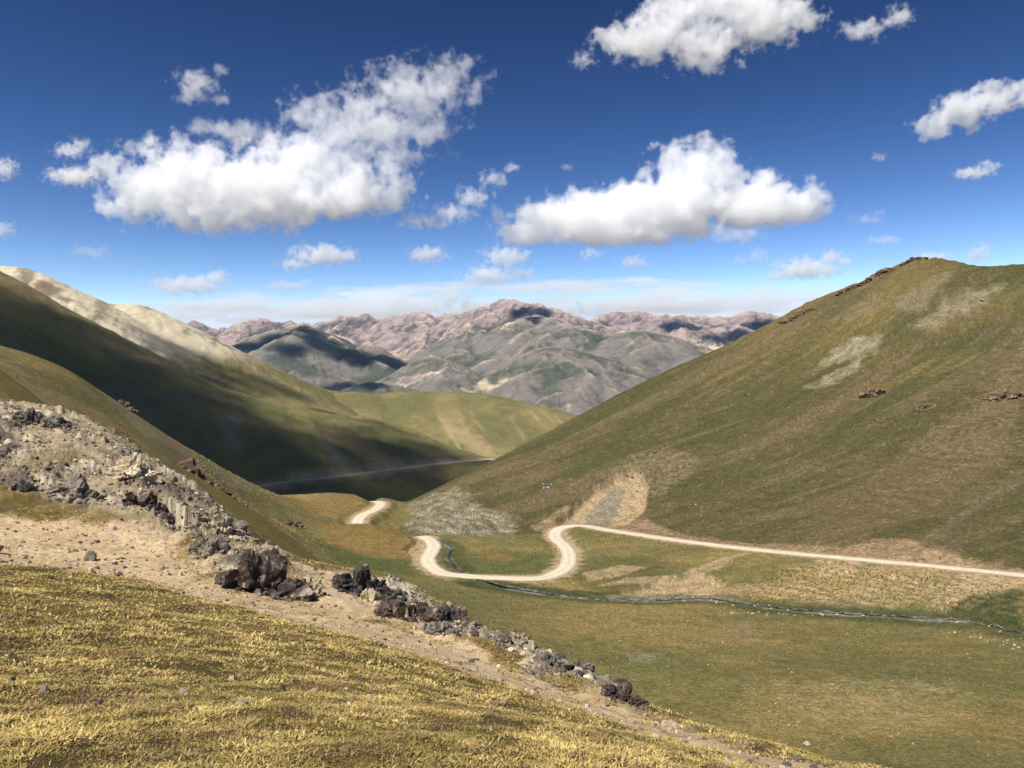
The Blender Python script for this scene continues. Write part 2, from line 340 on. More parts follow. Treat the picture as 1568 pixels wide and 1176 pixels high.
NAMES = ['fg', 'vb', 'rh', 'd1', 'd2', 'gh', 'back', 'front', 'floor']
def land(x, y):
    """height and owning layer for arrays of ground positions"""
    r = np.hypot(x, y)
    Z = np.where(r < 300, -62.0, -130 - np.clip(r - 800, 0, 3000) * 0.06) - np.clip(300 - r, 0, 1) * 40
    Z = np.where(r > 9000, -310 + (r - 9000) * 0.005, Z)
    I = np.full(x.shape, 8, np.int8)
    def put(idx, mask, z):
        zi = Z[mask]
        up = z > zi
        Z[mask] = np.where(up, z, zi)
        I[mask] = np.where(up, idx, I[mask])
    front_half = y > -400
    m = (r < 900)
    xm, ym = x[m], y[m]
    v = f_vb(xm, ym)
    v += 0.9 * fbm(xm / 38, ym / 38, 4, seed=1) * sstep(60, 120, np.hypot(xm, ym)) + 0.16 * fbm(xm / 5, ym / 5, 3, 0.6, seed=8)
    h = np.full(xm.shape, -1e9)
    n = (np.hypot(xm, ym) > 130) & (ym > 80)
    hh = f_rh(xm[n], ym[n])
    # long shallow furrows down the hill, small crags near the crest
    u = (xm[n] * 0.92 + ym[n] * 0.38); w = (-xm[n] * 0.38 + ym[n] * 0.92)
    hh += 4.2 * fbm(u / 170, w / 44, 4, 0.55, seed=2) * sstep(-58, -30, hh) + 2.5 * fbm(u / 24, w / 24, 4, .6, seed=14) * sstep(10, 60, hh) + 0.5 * fbm(u / 7, w / 10, 3, 0.6, seed=12)
    cragm = sstep(0.15, 0.5, fbm(u / 45, w / 45, 3, seed=3)) * sstep(-10, 60, hh)
    hh += cragm * 2.6 * np.maximum(0, ridged(u / 7, w / 7, 3, seed=4))
    slip = poly_sd(xm[n], ym[n], SLIP) + 1.2 * fbm(xm[n] / 5, ym[n] / 5, 3, seed=5)
    hh -= 4.2 * sstep(-0.5, 1.6, slip) - .5 * sstep(0, 3, slip) * ridged((u[:] + .4 * w) / 4, w / 20, 3, seed=9)
    gc = poly_sd(xm[n], ym[n], GREYCLIFF)
    gm_ = sstep(-1.5, 2.5, gc + 1.5 * fbm(u / 6, w / 6, 3, seed=13))
    hh += gm_ * (3.0 * ridged((u + .5 * w) / 6, (w - .5 * u) / 30, 4, 0.62, seed=6) - 2.2)
    h[n] = hh
    z = smax(v, h, 3.0)
    for P_, dp_ in SCARPS:      # river-cut banks with a sharp lip
        s_ = poly_sd(xm, ym, P_) + 1.0 * fbm(xm / 4, ym / 4, 3, seed=5)
        z -= dp_ * sstep(-.4, 1.0, s_) * (1 + .35 * ridged(xm / 3, ym / 9, 3, seed=11))
    # benches cut for the road and the stream bed
    b = (np.hypot(xm, ym) < 560)
    zb = z[b]
    d, zr = poly_dist(xm[b], ym[b], STREAM)
    zb = zb + (np.minimum(zb, zr - 0.15) - zb) * (1 - sstep(2.0, 7.0, d))
    d, zr = poly_dist(xm[b], ym[b], ROAD)
    zb = zb + (zr - zb) * (1 - sstep(4.0, 9.0, d))
    z[b] = zb
    idx = np.where(h > v, 2, 1)
    put(1, m, z)
    I[m] = np.where(I[m] == 1, idx, I[m])
    # dark mountain
    m = (r > 480) & (r < 2600) & (y > -50)
    xm, ym = x[m], y[m]
    z = f_d1(xm, ym)
    z += 9 * ridged(xm / 190 + ym / 420, ym / 420 - xm / 700, 4, 0.5, seed=21) * sstep(-120, -60, z) + 3.0 * fbm(xm / 40, ym / 40, 4, seed=22)
    d, zr = poly_dist(xm, ym, FAR_ROAD)
    z = z + (zr - z) * (1 - sstep(5, 16, d))
    put(3, m, z)
    m = (r > 900) & (r < 2800) & (y > 300)
    xm, ym = x[m], y[m]
    wx = xm + 9 * fbm(xm / 90, ym / 90, 3, seed=23); wy = ym + 9 * fbm(xm / 120, ym / 120, 3, seed=24)
    z = f_d2(wx, wy)
    cl = sstep(-560, -650, xm + ym * 0.0) * 0 + 1
    z += (1.2 + 3 * np.abs(fbm(xm / 130, ym / 130, 2, seed=29))) * ridged((xm + 0.55 * ym) / 34 + .5 * fbm(xm / 60, ym / 60, 3, seed=36), (ym - .55 * xm) / 380, 4, 0.6, seed=25) * sstep(-60, 20, z) + 2.2 * fbm(xm / 25, ym / 25, 3, seed=26)
    put(4, m, z)
    z = f_gh(xm, ym) + 5 * fbm(xm / 150, ym / 150, 4, seed=27) + 3 * fbm(xm / 40, ym / 60, 3, seed=28)
    put(5, m, z)
    # far range
    m = (r > 3000) & (r < 12000) & (y > 2500)
    xm, ym = x[m], y[m]
    wx = xm + 45 * fbm(xm / 520, ym / 520, 4, 0.6, seed=31); wy = ym + 45 * fbm(xm / 520, ym / 520, 4, 0.55, seed=32)
    z = f_ridges(R_FRONT, wx, wy, np.full(xm.shape, -400.0))
    z += (12 * ridged(xm / 90, ym / 90, 4, 0.55, seed=33) + 10 * fbm(xm / 300, ym / 300, 3, seed=35)) * sstep(-250, -120, z)
    put(7, m, z)
    z = f_ridges(R_BACK, wx, wy, np.full(xm.shape, -400.0))
    z += (48 * ridged(xm / 170, ym / 170, 5, 0.62, seed=34) - 10) * sstep(-150, 150, z)
    put(6, m, z)
    # foreground
    m = (r < 140)
    xm, ym = x[m], y[m]
    z = f_fg(xm, ym)
    z += 0.10 * fbm(xm / 1.6, ym / 1.6, 3, seed=41) + 0.03 * fbm(xm / 0.3, ym / 0.3, 2, seed=42)
    rk = np.maximum(in_patch(xm, ym, ROCKS_A, 1.5, 2.0, 5.0), in_patch(xm, ym, ROCKS_B, .7, .8, 3.0))
    q_ = rk > .01
    wx = xm[q_] + .5 * fbm(xm[q_] / 1.5, ym[q_] / 1.5, 3, seed=46); wy = ym[q_] + .5 * fbm(xm[q_] / 1.5, ym[q_] / 1.5, 3, seed=47)
    bed = sstep(-.12, .12, fbm(wx / 3.2, wy / 3.2, 3, .6, seed=77))
    z[q_] += rk[q_] * (.2 + bed * (.62 * facets(wx, wy, 1.9, 1.5, .9, 1)[0] + .26 * facets(wx, wy, .75, 1.6, .9, 2)[0] + .12 * facets(wx, wy, .32, 1.3, .7, 3)[0]) + .12 * facets(wx, wy, .4, 1, 0, 4)[0])
    sd = np.maximum(in_patch(xm, ym, SAND_A, .6, .8, 3.0), in_patch(xm, ym, SAND_B, .35, .8, 2.0))
    z -= 0.12 * sd
    put(0, m, z)
    return Z, I

# ------------------------------------------------------------------ land mesh (rings around the hillside the photo was taken from)
def rows():
    out = [0.5]
    for lim, dl in [(3, .03), (60, .0062), (130, .01), (600, .0036), (1000, .0042), (1800, .0032), (3700, .02), (9200, .0023), (11000, .04)]:
        while out[-1] < lim:
            out.append(out[-1] * (1 + dl))
    return np.array(out)
Rr = rows()
az = np.concatenate([np.linspace(-180, -60, 25)[:-1], np.linspace(-60, -37, 60)[:-1], np.linspace(-37, 37, 930), np.linspace(37, 60, 60)[1:], np.linspace(60, 180, 25)[1:-1]])
az = np.radians(az)
NR, NA = len(Rr), len(az)
RR, AA = np.meshgrid(Rr, az, indexing='ij')
GX = (RR * np.sin(AA)).ravel(); GY = (RR * np.cos(AA)).ravel()
GZ, GI = land(GX, GY)
print('land', NR, NA, NR * NA, 'verts', round(time.time() - T0, 1), 's')

def land_z(x, y):
    """height of the built mesh (bilinear in the rings) under any point"""
    x = np.atleast_1d(np.asarray(x, float)); y = np.atleast_1d(np.asarray(y, float))
    r = np.hypot(x, y); a = np.arctan2(x, y)
    i = np.clip(np.searchsorted(Rr, r) - 1, 0, NR - 2); j = np.clip(np.searchsorted(az, a) - 1, 0, NA - 2)
    fr = np.clip((r - Rr[i]) / (Rr[i + 1] - Rr[i]), 0, 1); fa = np.clip((a - az[j]) / (az[j + 1] - az[j]), 0, 1)
    Zg = GZ.reshape(NR, NA)
    return (Zg[i, j] * (1 - fr) + Zg[i + 1, j] * fr) * (1 - fa) + (Zg[i, j + 1] * (1 - fr) + Zg[i + 1, j + 1] * fr) * fa

# ------------------------------------------------------------------ ground cover: what grows or lies where
def S(r, g, b, e=1.25):
    c = np.array([r, g, b], float) / 255
    return (np.where(c > .04045, ((c + .055) / 1.055) ** 2.4, c / 12.92) / e).astype(np.float32)
def mixc(a, b, t):
    t = np.clip(np.asarray(t, np.float32), 0, 1)[:, None]
    return a * (1 - t) + b * t
P3 = np.stack([GX, GY, GZ], -1).reshape(NR, NA, 3)
di = np.gradient(P3, axis=0); dj = np.gradient(P3, axis=1)
NN = np.cross(di, dj); NN /= np.linalg.norm(NN, axis=-1, keepdims=True) + 1e-12
NN = NN * np.sign(NN[..., 2:3] + 1e-9)
NZ = NN[..., 2].ravel()
del P3, di, dj
def box(A, n, ax):
    c_ = np.cumsum(np.concatenate([np.repeat(np.take(A, [0], ax), n + 1, ax), A, np.repeat(np.take(A, [-1], ax), n, ax)], ax), ax)
    L_ = A.shape[ax]
    return (np.take(c_, np.arange(2 * n + 1, 2 * n + 1 + L_), ax) - np.take(c_, np.arange(0, L_), ax)) / (2 * n + 1)
Zg_ = GZ.reshape(NR, NA)
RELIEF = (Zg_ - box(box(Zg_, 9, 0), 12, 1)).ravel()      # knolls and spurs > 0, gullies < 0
ALB = np.zeros((len(GX), 3), np.float32)
GRASS = np.zeros(len(GX), np.float32)        # how much turf covers the spot, foreground only

# foreground
m = GI == 0
x, y, z = GX[m], GY[m], GZ[m]
patch = fbm(x / 2.2, y / 2.2, 4, 0.6, seed=50)
fine = fbm(x / .25, y / .25, 3, 0.6, seed=51)
c = mixc(S(146, 124, 70), S(104, 92, 54), sstep(-.25, .35, patch + .4 * fine))
c = mixc(c, S(92, 72, 58), sstep(.05, .4, fbm(x / 1.3, y / 1.3, 4, .6, seed=52) + .3 * fine))
sa = in_patch(x, y, SAND_A, .8, 2.2, 2.4, 1); sb = in_patch(x, y, SAND_B, .4, 1.3, 1.2, 2); sc = in_patch(x, y, SAND_C, .4, .8, 2.0, 3)
ra = in_patch(x, y, ROCKS_A, .9, 2.2, 4.0, 4); rb = in_patch(x, y, ROCKS_B, .5, .9, 2.0, 5)
far_side = sstep(0, 3, y - np.interp(x, cr[:, 0], cr[:, 1]))
sb = sb * sstep(-.45, .05, fbm(x / .8, y / .5, 4, .6, seed=53) + .2)
sand = mixc(S(214, 188, 148, .98), S(196, 168, 130, .98), sstep(-.3, .4, fbm(x / 2, y / 2, 4, .6, seed=54)))
sand = mixc(sand, S(158, 136, 104, 1.05), sstep(.18, .5, fbm(x / .35, y / .35, 3, .6, seed=55)))
rock = mixc(S(192, 172, 140, 1.15), S(146, 129, 107, 1.15), sstep(-.2, .35, fbm(x / 1.1, y / 1.1, 5, .7, seed=56)))
wx = x + .5 * fbm(x / 1.5, y / 1.5, 3, seed=46); wy = y + .5 * fbm(x / 1.5, y / 1.5, 3, seed=47)
bed = sstep(-.12, .12, fbm(wx / 3.2, wy / 3.2, 3, .6, seed=77))
r1 = facets(wx, wy, 1.9, 1.5, .9, 1)[1]; r2 = facets(wx, wy, .75, 1.6, .9, 2)[1]; r3 = facets(wx, wy, .32, 1.3, .7, 3)[1]
stone = mixc(np.broadcast_to(S(190, 174, 148, 1.15), (len(x), 3)), S(140, 129, 114, 1.15), r2)
stone = mixc(stone, S(218, 204, 176, 1.1), sstep(.55, .9, r3)); stone = mixc(stone, S(96, 88, 82), sstep(.72, .8, r1) * .85); stone = mixc(stone, S(112, 100, 92), sstep(.82, .88, r2) * .7)
rock = mixc(rock, stone, bed)
rock = mixc(rock, S(140, 126, 78), (1 - bed) * sstep(.0, .4, fbm(x / 3.5, y / 3.5, 4, .6, seed=58)) * .7)
c = mixc(c, S(120, 110, 58), far_side * .7)
c = mixc(c, sand, np.maximum(np.maximum(sa, sb * .95), sc))
c = mixc(c, rock, np.maximum(ra, rb) * .95)
ALB[m] = c
GRASS[m] = (1 - np.maximum(np.maximum(sa, sb), sc)) * (1 - np.maximum(ra, rb)) * (1 - far_side)

# valley floor, spur and meadow
m = GI == 1
x, y, z = GX[m], GY[m], GZ[m]
n1 = fbm(x / 60, y / 34, 5, .55, seed=60); n2 = fbm(x / 9, y / 6, 4, .6, seed=61); n3 = fbm(x / 1.6, y / 1.6, 3, .6, seed=62)
green, ochre, olive, brown = S(112, 107, 56), S(150, 126, 66), S(124, 113, 60), S(126, 104, 62)
c = mixc(np.broadcast_to(olive, (len(x), 3)), np.broadcast_to(ochre, (len(x), 3)), sstep(-.05, .4, n1 + .3 * n2))
c = mixc(c, green, sstep(.0, .4, -n1 - .25 * n2 + .05))
c = mixc(c, S(146, 118, 70), sstep(.15, .5, n2 + .5 * n3) * .35)
def vbp(pts, col, soft, wob, wsc, k=1.0, seed=0.0, brk=None):
    global c
    w = in_patch(x, y, ground_poly('vb', pts), soft, wob, wsc, seed) * k
    if brk is not None: w = w * sstep(-brk, brk, fbm(x / 2.2, y / .9, 3, .6, seed=seed + 3) + .12)
    w = w * (.62 + .38 * sstep(-.3, .1, fbm(x / 3.5, y / 2, 4, .65, seed=seed + 5)))
    c = mixc(c, col * (1 - .22 * sstep(-.1, .4, fbm(x / 5, y / 3, 4, .6, seed=seed + 6)))[:, None], w)
vbp([(840, 985), (950, 970), (1080, 1010), (1160, 1060), (1100, 1100), (1000, 1100), (930, 1060), (860, 1020)], S(104, 108, 54), 6, 12, 18, .6, 1)
vbp([(430, 790), (520, 860), (640, 880), (620, 862), (560, 850), (500, 830), (420, 770)], S(86, 96, 42), 4, 6, 12, .9, 2)
vbp([(400, 758), (520, 757), (560, 765), (545, 790), (440, 775)], S(148, 116, 52), 4, 6, 12, .8, 3)
vbp([(470, 800), (560, 800), (640, 830), (640, 855), (560, 850), (500, 828)], S(140, 108, 46), 4, 7, 10, .8, 4)
vbp([(700, 850), (760, 840), (860, 850), (850, 878), (720, 880)], S(92, 100, 44), 3, 4, 8, .9, 5)
vbp([(735, 838), (760, 845), (800, 858), (770, 862), (735, 855)], S(150, 112, 56), 1.5, 3, 6, .8, 6)
vbp([(620, 842), (642, 822), (654, 845), (652, 866), (632, 858)], S(178, 150, 112), 1.2, 2, 4, .9, 7)
vbp([(870, 855), (1000, 850), (1050, 880), (930, 905), (870, 890)], S(92, 92, 44), 4, 5, 8, .8, 8)
vbp([(690, 890), (800, 893), (900, 905), (1000, 905), (1000, 915), (880, 912), (790, 905), (700, 896)], S(66, 80, 38), 2, 3, 8, .9, 9)
# eroded banks below the road
vbp([(1215, 866), (1290, 860), (1568, 890), (1568, 905), (1475, 940), (1400, 930), (1300, 926), (1170, 915), (1095, 915), (1100, 900), (1190, 886)], S(180, 152, 116), 3, 7, 9, .95, 10, .32)
vbp([(1245, 858), (1330, 862), (1310, 876), (1255, 880)], S(190, 160, 122), 1.5, 3, 4, .9, 11)
vbp([(1440, 935), (1470, 880), (1568, 890), (1568, 898), (1480, 912), (1460, 945)], S(184, 154, 118), 1.5, 3, 5, .85, 12)
vbp([(930, 912), (975, 900), (1010, 886), (1060, 877), (1090, 882), (1108, 895), (1095, 915), (1040, 910), (980, 914)], S(192, 160, 122), 1.2, 2.5, 5, .95, 13)
vbp([(1142, 846), (1152, 848), (1100, 872), (1040, 890), (960, 895), (900, 900), (960, 886), (1040, 880)], S(176, 150, 114), .7, 1.6, 4, .85, 14)
vbp([(890, 878), (950, 866), (990, 870), (950, 885), (900, 890)], S(182, 154, 116), .7, 2.4, 4, .8, 15)
vbp([(900, 798), (960, 808), (1050, 822), (1150, 833), (1290, 842), (1330, 834), (1420, 846), (1568, 872), (1568, 884), (1300, 857), (1050, 832), (940, 816)], S(174, 140, 108), 1, 2.4, 6, .8, 29)
vbp([(1480, 915), (1568, 905), (1568, 965), (1500, 948), (1440, 945)], S(62, 72, 36), 2, 4, 6, .9, 16)
vbp([(1100, 955), (1140, 950), (1180, 972), (1150, 985), (1110, 975)], S(150, 130, 90), 1.2, 3, 5, .7, 17)
vbp([(960, 1000), (1010, 1000), (1005, 1016), (965, 1014)], S(150, 146, 116), 1, 3, 3, .8, 18, .3)
vbp([(1150, 1050), (1300, 1040), (1480, 1055), (1450, 1110), (1250, 1110)], S(168, 150, 96), 3, 8, 4, .7, 19, .25)
# the spur on the left: scree along its crest and in a band down the flank
vbp([(150, 600), (192, 622), (262, 668), (330, 708), (418, 756), (385, 750), (300, 712), (220, 664), (170, 625)], S(152, 134, 98), 3, 6, 10, .85, 20)
vbp([(-60, 560), (40, 580), (110, 610), (180, 652), (250, 700), (220, 690), (130, 640), (0, 590)], S(150, 122, 76), 3, 5, 10, .7, 21)
vbp([(40, 560), (120, 580), (180, 620), (190, 645), (120, 615), (60, 590)], S(98, 96, 44), 4, 6, 12, .6, 22)
vbp([(260, 690), (320, 720), (370, 760), (340, 760), (290, 728)], S(120, 100, 72), 2, 5, 5, .6, 23)
bk = in_patch(x, y, ground_poly('vb', [(1190, 870), (1290, 862), (1568, 892), (1568, 965), (1440, 944), (1300, 930), (1150, 918)]), 4, 4, 8, 19)
c = c * (1 + .42 * bk * np.sin(z * 9 + 4 * fbm(x / 14, y / 14, 3, seed=65)) * sstep(-.2, .2, fbm(x / 9, y / 6, 3, seed=63)))[:, None]
d, _ = poly_dist(x, y, ROAD)
c = mixc(c, S(190, 164, 126), (1 - sstep(3.2, 6.5, d + 2.5 * fbm(x / 4, y / 4, 3, .6, seed=66))) * .85)
d, _ = poly_dist(x, y, STREAM)
gb = fbm(x / 14, y / 14, 3, seed=67)
c = mixc(c, S(62, 74, 34), (1 - sstep(3, 8, d + 2 * n2)) * .7)
c = mixc(c, S(150, 148, 134), (1 - sstep(.5, 1.8, d - 1.2 * gb + 1.5 * n3)) * .8 * sstep(-.2, .25, gb))
gb2 = in_patch(x, y, ground_poly('vb', [(930, 912), (1030, 912), (1080, 908), (1140, 918), (1150, 926), (1080, 920), (1000, 920), (930, 920)]), .8, 1.5, 4, 68)
c = mixc(c, S(158, 152, 136), gb2 * .7 * sstep(-.25, .2, fbm(x / 3, y / 1.5, 4, .65, seed=63)))
ALB[m] = c

# hill on the right
m = GI == 2
x, y, z = GX[m], GY[m], GZ[m]
u = x * 0.92 + y * 0.38; w_ = -x * 0.38 + y * 0.92
str1 = fbm((u + .2 * w_) / 200, (w_ - .1 * u) / 24, 5, .55, seed=70); n2 = fbm(x / 10, y / 10, 4, .6, seed=71); n3 = fbm(x / 1.8, y / 2.4, 3, .65, seed=72)
c = mixc(np.broadcast_to(S(90, 85, 43), (len(x), 3)), np.broadcast_to(S(110, 95, 60), (len(x), 3)), sstep(-.12, .32, str1 + .25 * n2))
c = mixc(c, S(78, 81, 38), sstep(.05, .4, -str1 + .2 * n2) * .7)
hi = sstep(-10, 40, z)
c = mixc(c, S(122, 104, 52), hi * sstep(-.3, .3, fbm(u / 90, w_ / 30, 4, .6, seed=73)) * .75)
c = mixc(c, S(142, 120, 58), sstep(.2, .5, fbm(u / 120, w_ / 18, 4, .6, seed=74)) * .55 * sstep(-50, 0, z))
def rhp(pts, col, soft, wob, wsc, k=1.0, seed=0.0, brk=None):
    global c
    w = in_patch(x, y, ground_poly('rh', pts), soft, wob, wsc, seed) * k
    if brk is not None: w = w * sstep(-brk, brk, fbm(x / 2.2, y / 3.0, 3, .7, seed=seed + 3) + .05)
    w = w * (.5 + .5 * sstep(-.3, .15, fbm(u / 9, w_ / 3.5, 4, .65, seed=seed + 5)))
    c = mixc(c, col * (1 - .25 * sstep(-.1, .4, fbm(u / 8, w_ / 4, 4, .6, seed=seed + 6)))[:, None], w)
rhp([(1249, 567), (1275, 537), (1309, 518), (1354, 510), (1343, 529), (1300, 550)], S(158, 148, 116), 2, 7, 10, 1, 1)
rhp([(1226, 602), (1262, 580), (1309, 550), (1347, 531), (1322, 552), (1300, 574), (1262, 595)], S(156, 144, 110), 2, 6, 10, .95, 2)
rhp([(1403, 500), (1445, 457), (1541, 432), (1537, 446), (1488, 478), (1433, 501)], S(150, 138, 106), 3, 8, 12, .95, 3)
rhp([(1262, 497), (1305, 465), (1360, 450), (1354, 471), (1309, 482)], S(132, 116, 86), 3, 8, 12, .75, 4)
rhp([(1369, 462), (1400, 440), (1465, 410), (1450, 428), (1411, 478), (1385, 476)], S(138, 126, 94), 3, 8, 12, .85, 5)
rhp([(925, 735), (955, 702), (1020, 685), (1075, 700), (1050, 732), (1000, 770), (990, 730)], S(150, 132, 100), 2.5, 6, 8, .8, 6, .25)
rhp([(1568, 545), (1500, 600), (1430, 650), (1390, 690), (1500, 700), (1568, 690)], S(140, 116, 84), 4, 12, 10, .75, 7, .25)
rhp([(1568, 740), (1500, 775), (1400, 850), (1375, 862), (1360, 858), (1400, 832), (1500, 762), (1568, 730)], S(134, 124, 98), 1.5, 2, 5, .8, 8, .3)
rhp([(870, 802), (920, 795), (990, 796), (1040, 818), (1150, 832), (1290, 838), (1335, 826), (1392, 824), (1440, 848), (1568, 872), (1568, 886), (1300, 856), (1050, 832), (940, 815)], S(174, 138, 106), 1, 2.4, 6, .85, 9)
rhp([(1395, 860), (1430, 835), (1470, 850), (1500, 872), (1440, 874)], S(178, 146, 112), 1.5, 3, 5, .8, 10)
rhp([(815, 805), (850, 785), (870, 770), (880, 790), (850, 815), (818, 815)], S(184, 150, 112), 1.2, 2.5, 4, .85, 11)
rhp([(820, 745), (900, 690), (960, 660), (950, 690), (880, 725)], S(82, 88, 38), 4, 8, 14, .7, 12)
rhp([(600, 790), (660, 757), (740, 715), (800, 690), (780, 720), (720, 745), (640, 790)], S(122, 104, 58), 3, 5, 10, .6, 13)
rhp([(740, 740), (800, 715), (850, 705), (870, 720), (800, 745)], S(132, 108, 70), 2, 5, 8, .6, 14, .3)
w = in_patch(x, y, GREYCLIFF, 2.5, 9, 9, 15) * (.55 + .45 * sstep(-.25, .15, fbm((u + .5 * w_) / 3, (w_ - .5 * u) / 14, 4, .65, seed=78)))
gcl = mixc(np.broadcast_to(S(166, 154, 130), (len(x), 3)), np.broadcast_to(S(96, 91, 76), (len(x), 3)), sstep(-.2, .35, fbm((u + .5 * w_) / 2.2, (w_ - .5 * u) / 12, 4, .65, seed=75)))
gcl = mixc(gcl, S(104, 100, 56), sstep(.1, .4, fbm(x / 9, y / 9, 4, .6, seed=76)) * .6)
c = mixc(c, gcl, w)
w = in_patch(x, y, SLIP, .7, 1.2, 5, 5)
c = mixc(c, mixc(np.broadcast_to(S(190, 162, 120), (len(x), 3)), np.broadcast_to(S(164, 138, 104), (len(x), 3)), sstep(-.2, .4, fbm(u / 2.5, w_ / 12, 4, .6, seed=77))), w)
c = mixc(c, S(134, 128, 110), in_patch(x, y, SLIP_GREY, 1.5, 2.5, 4, 6) * .8)
# stony speckle in the dry bands
c = mixc(c, S(158, 136, 104), sstep(.3, .5, n3 + .35 * n2 + .3 * str1) * .5)
d, _ = poly_dist(x, y, ROAD)
c = mixc(c, S(190, 160, 124), (1 - sstep(3.2, 6.0, d + 2 * n2)) * .85)
terr = np.sin(z * 3.3 + 5 * fbm(x / 22, y / 22, 3, seed=79)) * sstep(-.1, .3, fbm(x / 40, y / 40, 3, seed=69))
c = c * (1 + .13 * terr * sstep(90, 160, x))[:, None]
c = mixc(c, S(128, 112, 78), sstep(.1, .4, fbm((u + .15 * w_) / 60, w_ / 7, 5, .65, seed=68)) * .5)
c = c * .92
rocky = sstep(.78, .62, NZ[m]) * hi
c = mixc(c, S(112, 98, 84), rocky * .6)
ALB[m] = c

# dark mountain, front flank
m = GI == 3
x, y, z = GX[m], GY[m], GZ[m]
n1 = fbm(x / 110, y / 110, 5, .55, seed=80); n2 = fbm(x / 16, y / 16, 4, .6, seed=81)
fall = fbm((x - .6 * y) / 40, (y + .6 * x) / 260, 4, .6, seed=82)
c = mixc(np.broadcast_to(S(110, 110, 56), (len(x), 3)), np.broadcast_to(S(134, 118, 70), (len(x), 3)), sstep(-.2, .35, n1 + .3 * n2))
c = mixc(c, S(128, 110, 88), sstep(.12, .4, fall + .3 * n2) * .5)
def dp(layer, pts, col, soft, wob, wsc, k=1.0, seed=0.0):
    global c
    c = mixc(c, col, in_patch(x, y, ground_poly(layer, pts), soft, wob, wsc, seed) * k)
dp('d1', [(340, 640), (360, 640), (378, 690), (350, 690)], S(150, 132, 116), 10, 15, 30, .6, 1)
dp('d1', [(475, 668), (500, 676), (545, 712), (560, 722), (520, 716)], S(140, 128, 110), 6, 8, 20, .7, 2)
dp('d1', [(450, 728), (600, 712), (640, 700), (570, 700), (540, 716), (450, 722)], S(150, 132, 110), 4, 10, 14, .6, 3)
dp('d1', [(0, 430), (60, 445), (140, 485), (60, 480), (0, 470)], S(140, 122, 84), 15, 30, 60, .5, 4)
d, _ = poly_dist(x, y, FAR_ROAD)
c = mixc(c, S(186, 164, 128), (1 - sstep(5, 16, d + 7 * n2)) * .8)
ALB[m] = c
# pale ridge behind it
m = GI == 4
x, y, z = GX[m], GY[m], GZ[m]
n1 = fbm(x / 80, y / 80, 5, .55, seed=84); n2 = fbm(x / 14, y / 14, 4, .6, seed=85)
ca = fbm((x + .35 * y) / 38, (y - .35 * x) / 300, 4, .6, seed=86)
pale = mixc(np.broadcast_to(S(196, 183, 158, 1.1), (len(x), 3)), np.broadcast_to(S(152, 142, 120), (len(x), 3)), sstep(-.05, .35, ca + .4 * n2))
turf = mixc(np.broadcast_to(S(116, 110, 62), (len(x), 3)), np.broadcast_to(S(142, 124, 78), (len(x), 3)), sstep(-.2, .3, n1 + .3 * n2))
top = sstep(20, 60, z + 18 * n1 + 20 * ca)
west = sstep(-380, -520, x + 60 * n1)
c = mixc(turf, pale, np.maximum(top, sstep(.05, .25, ca + n1) * .7) * west)
c = mixc(c, S(122, 114, 72), sstep(.1, .35, fbm(x / 90, y / 60, 4, .6, seed=87)) * .8)
dp('d2', [(55, 428), (72, 432), (100, 446), (70, 462), (45, 450)], S(120, 92, 72), 6, 8, 20, .8, 1)
dp('d2', [(180, 468), (215, 466), (250, 490), (300, 525), (310, 545), (250, 540), (200, 510)], S(206, 190, 162), 10, 20, 30, .8, 2)
ALB[m] = c
# green hill
m = GI == 5
x, y, z = GX[m], GY[m], GZ[m]
n1 = fbm(x / 120, y / 120, 5, .55, seed=90); n2 = fbm(x / 18, y / 18, 4, .6, seed=91); st = fbm((x + .3 * y) / 22, (y - .3 * x) / 260, 4, .6, seed=92)
c = mixc(np.broadcast_to(S(112, 108, 60), (len(x), 3)), np.broadcast_to(S(136, 122, 72), (len(x), 3)), sstep(-.2, .35, n1 + .3 * n2))
c = mixc(c, S(168, 148, 108), sstep(.1, .4, st) * sstep(-30, -75, z) * .7)
dp('gh', [(665, 600), (690, 600), (720, 650), (760, 690), (740, 700), (700, 668), (670, 640)], S(150, 132, 88), 14, 26, 30, .5, 1)
dp('gh', [(690, 655), (720, 655), (740, 675), (765, 698), (730, 702), (705, 680)], S(178, 150, 112), 10, 24, 20, .45, 2)
ALB[m] = c
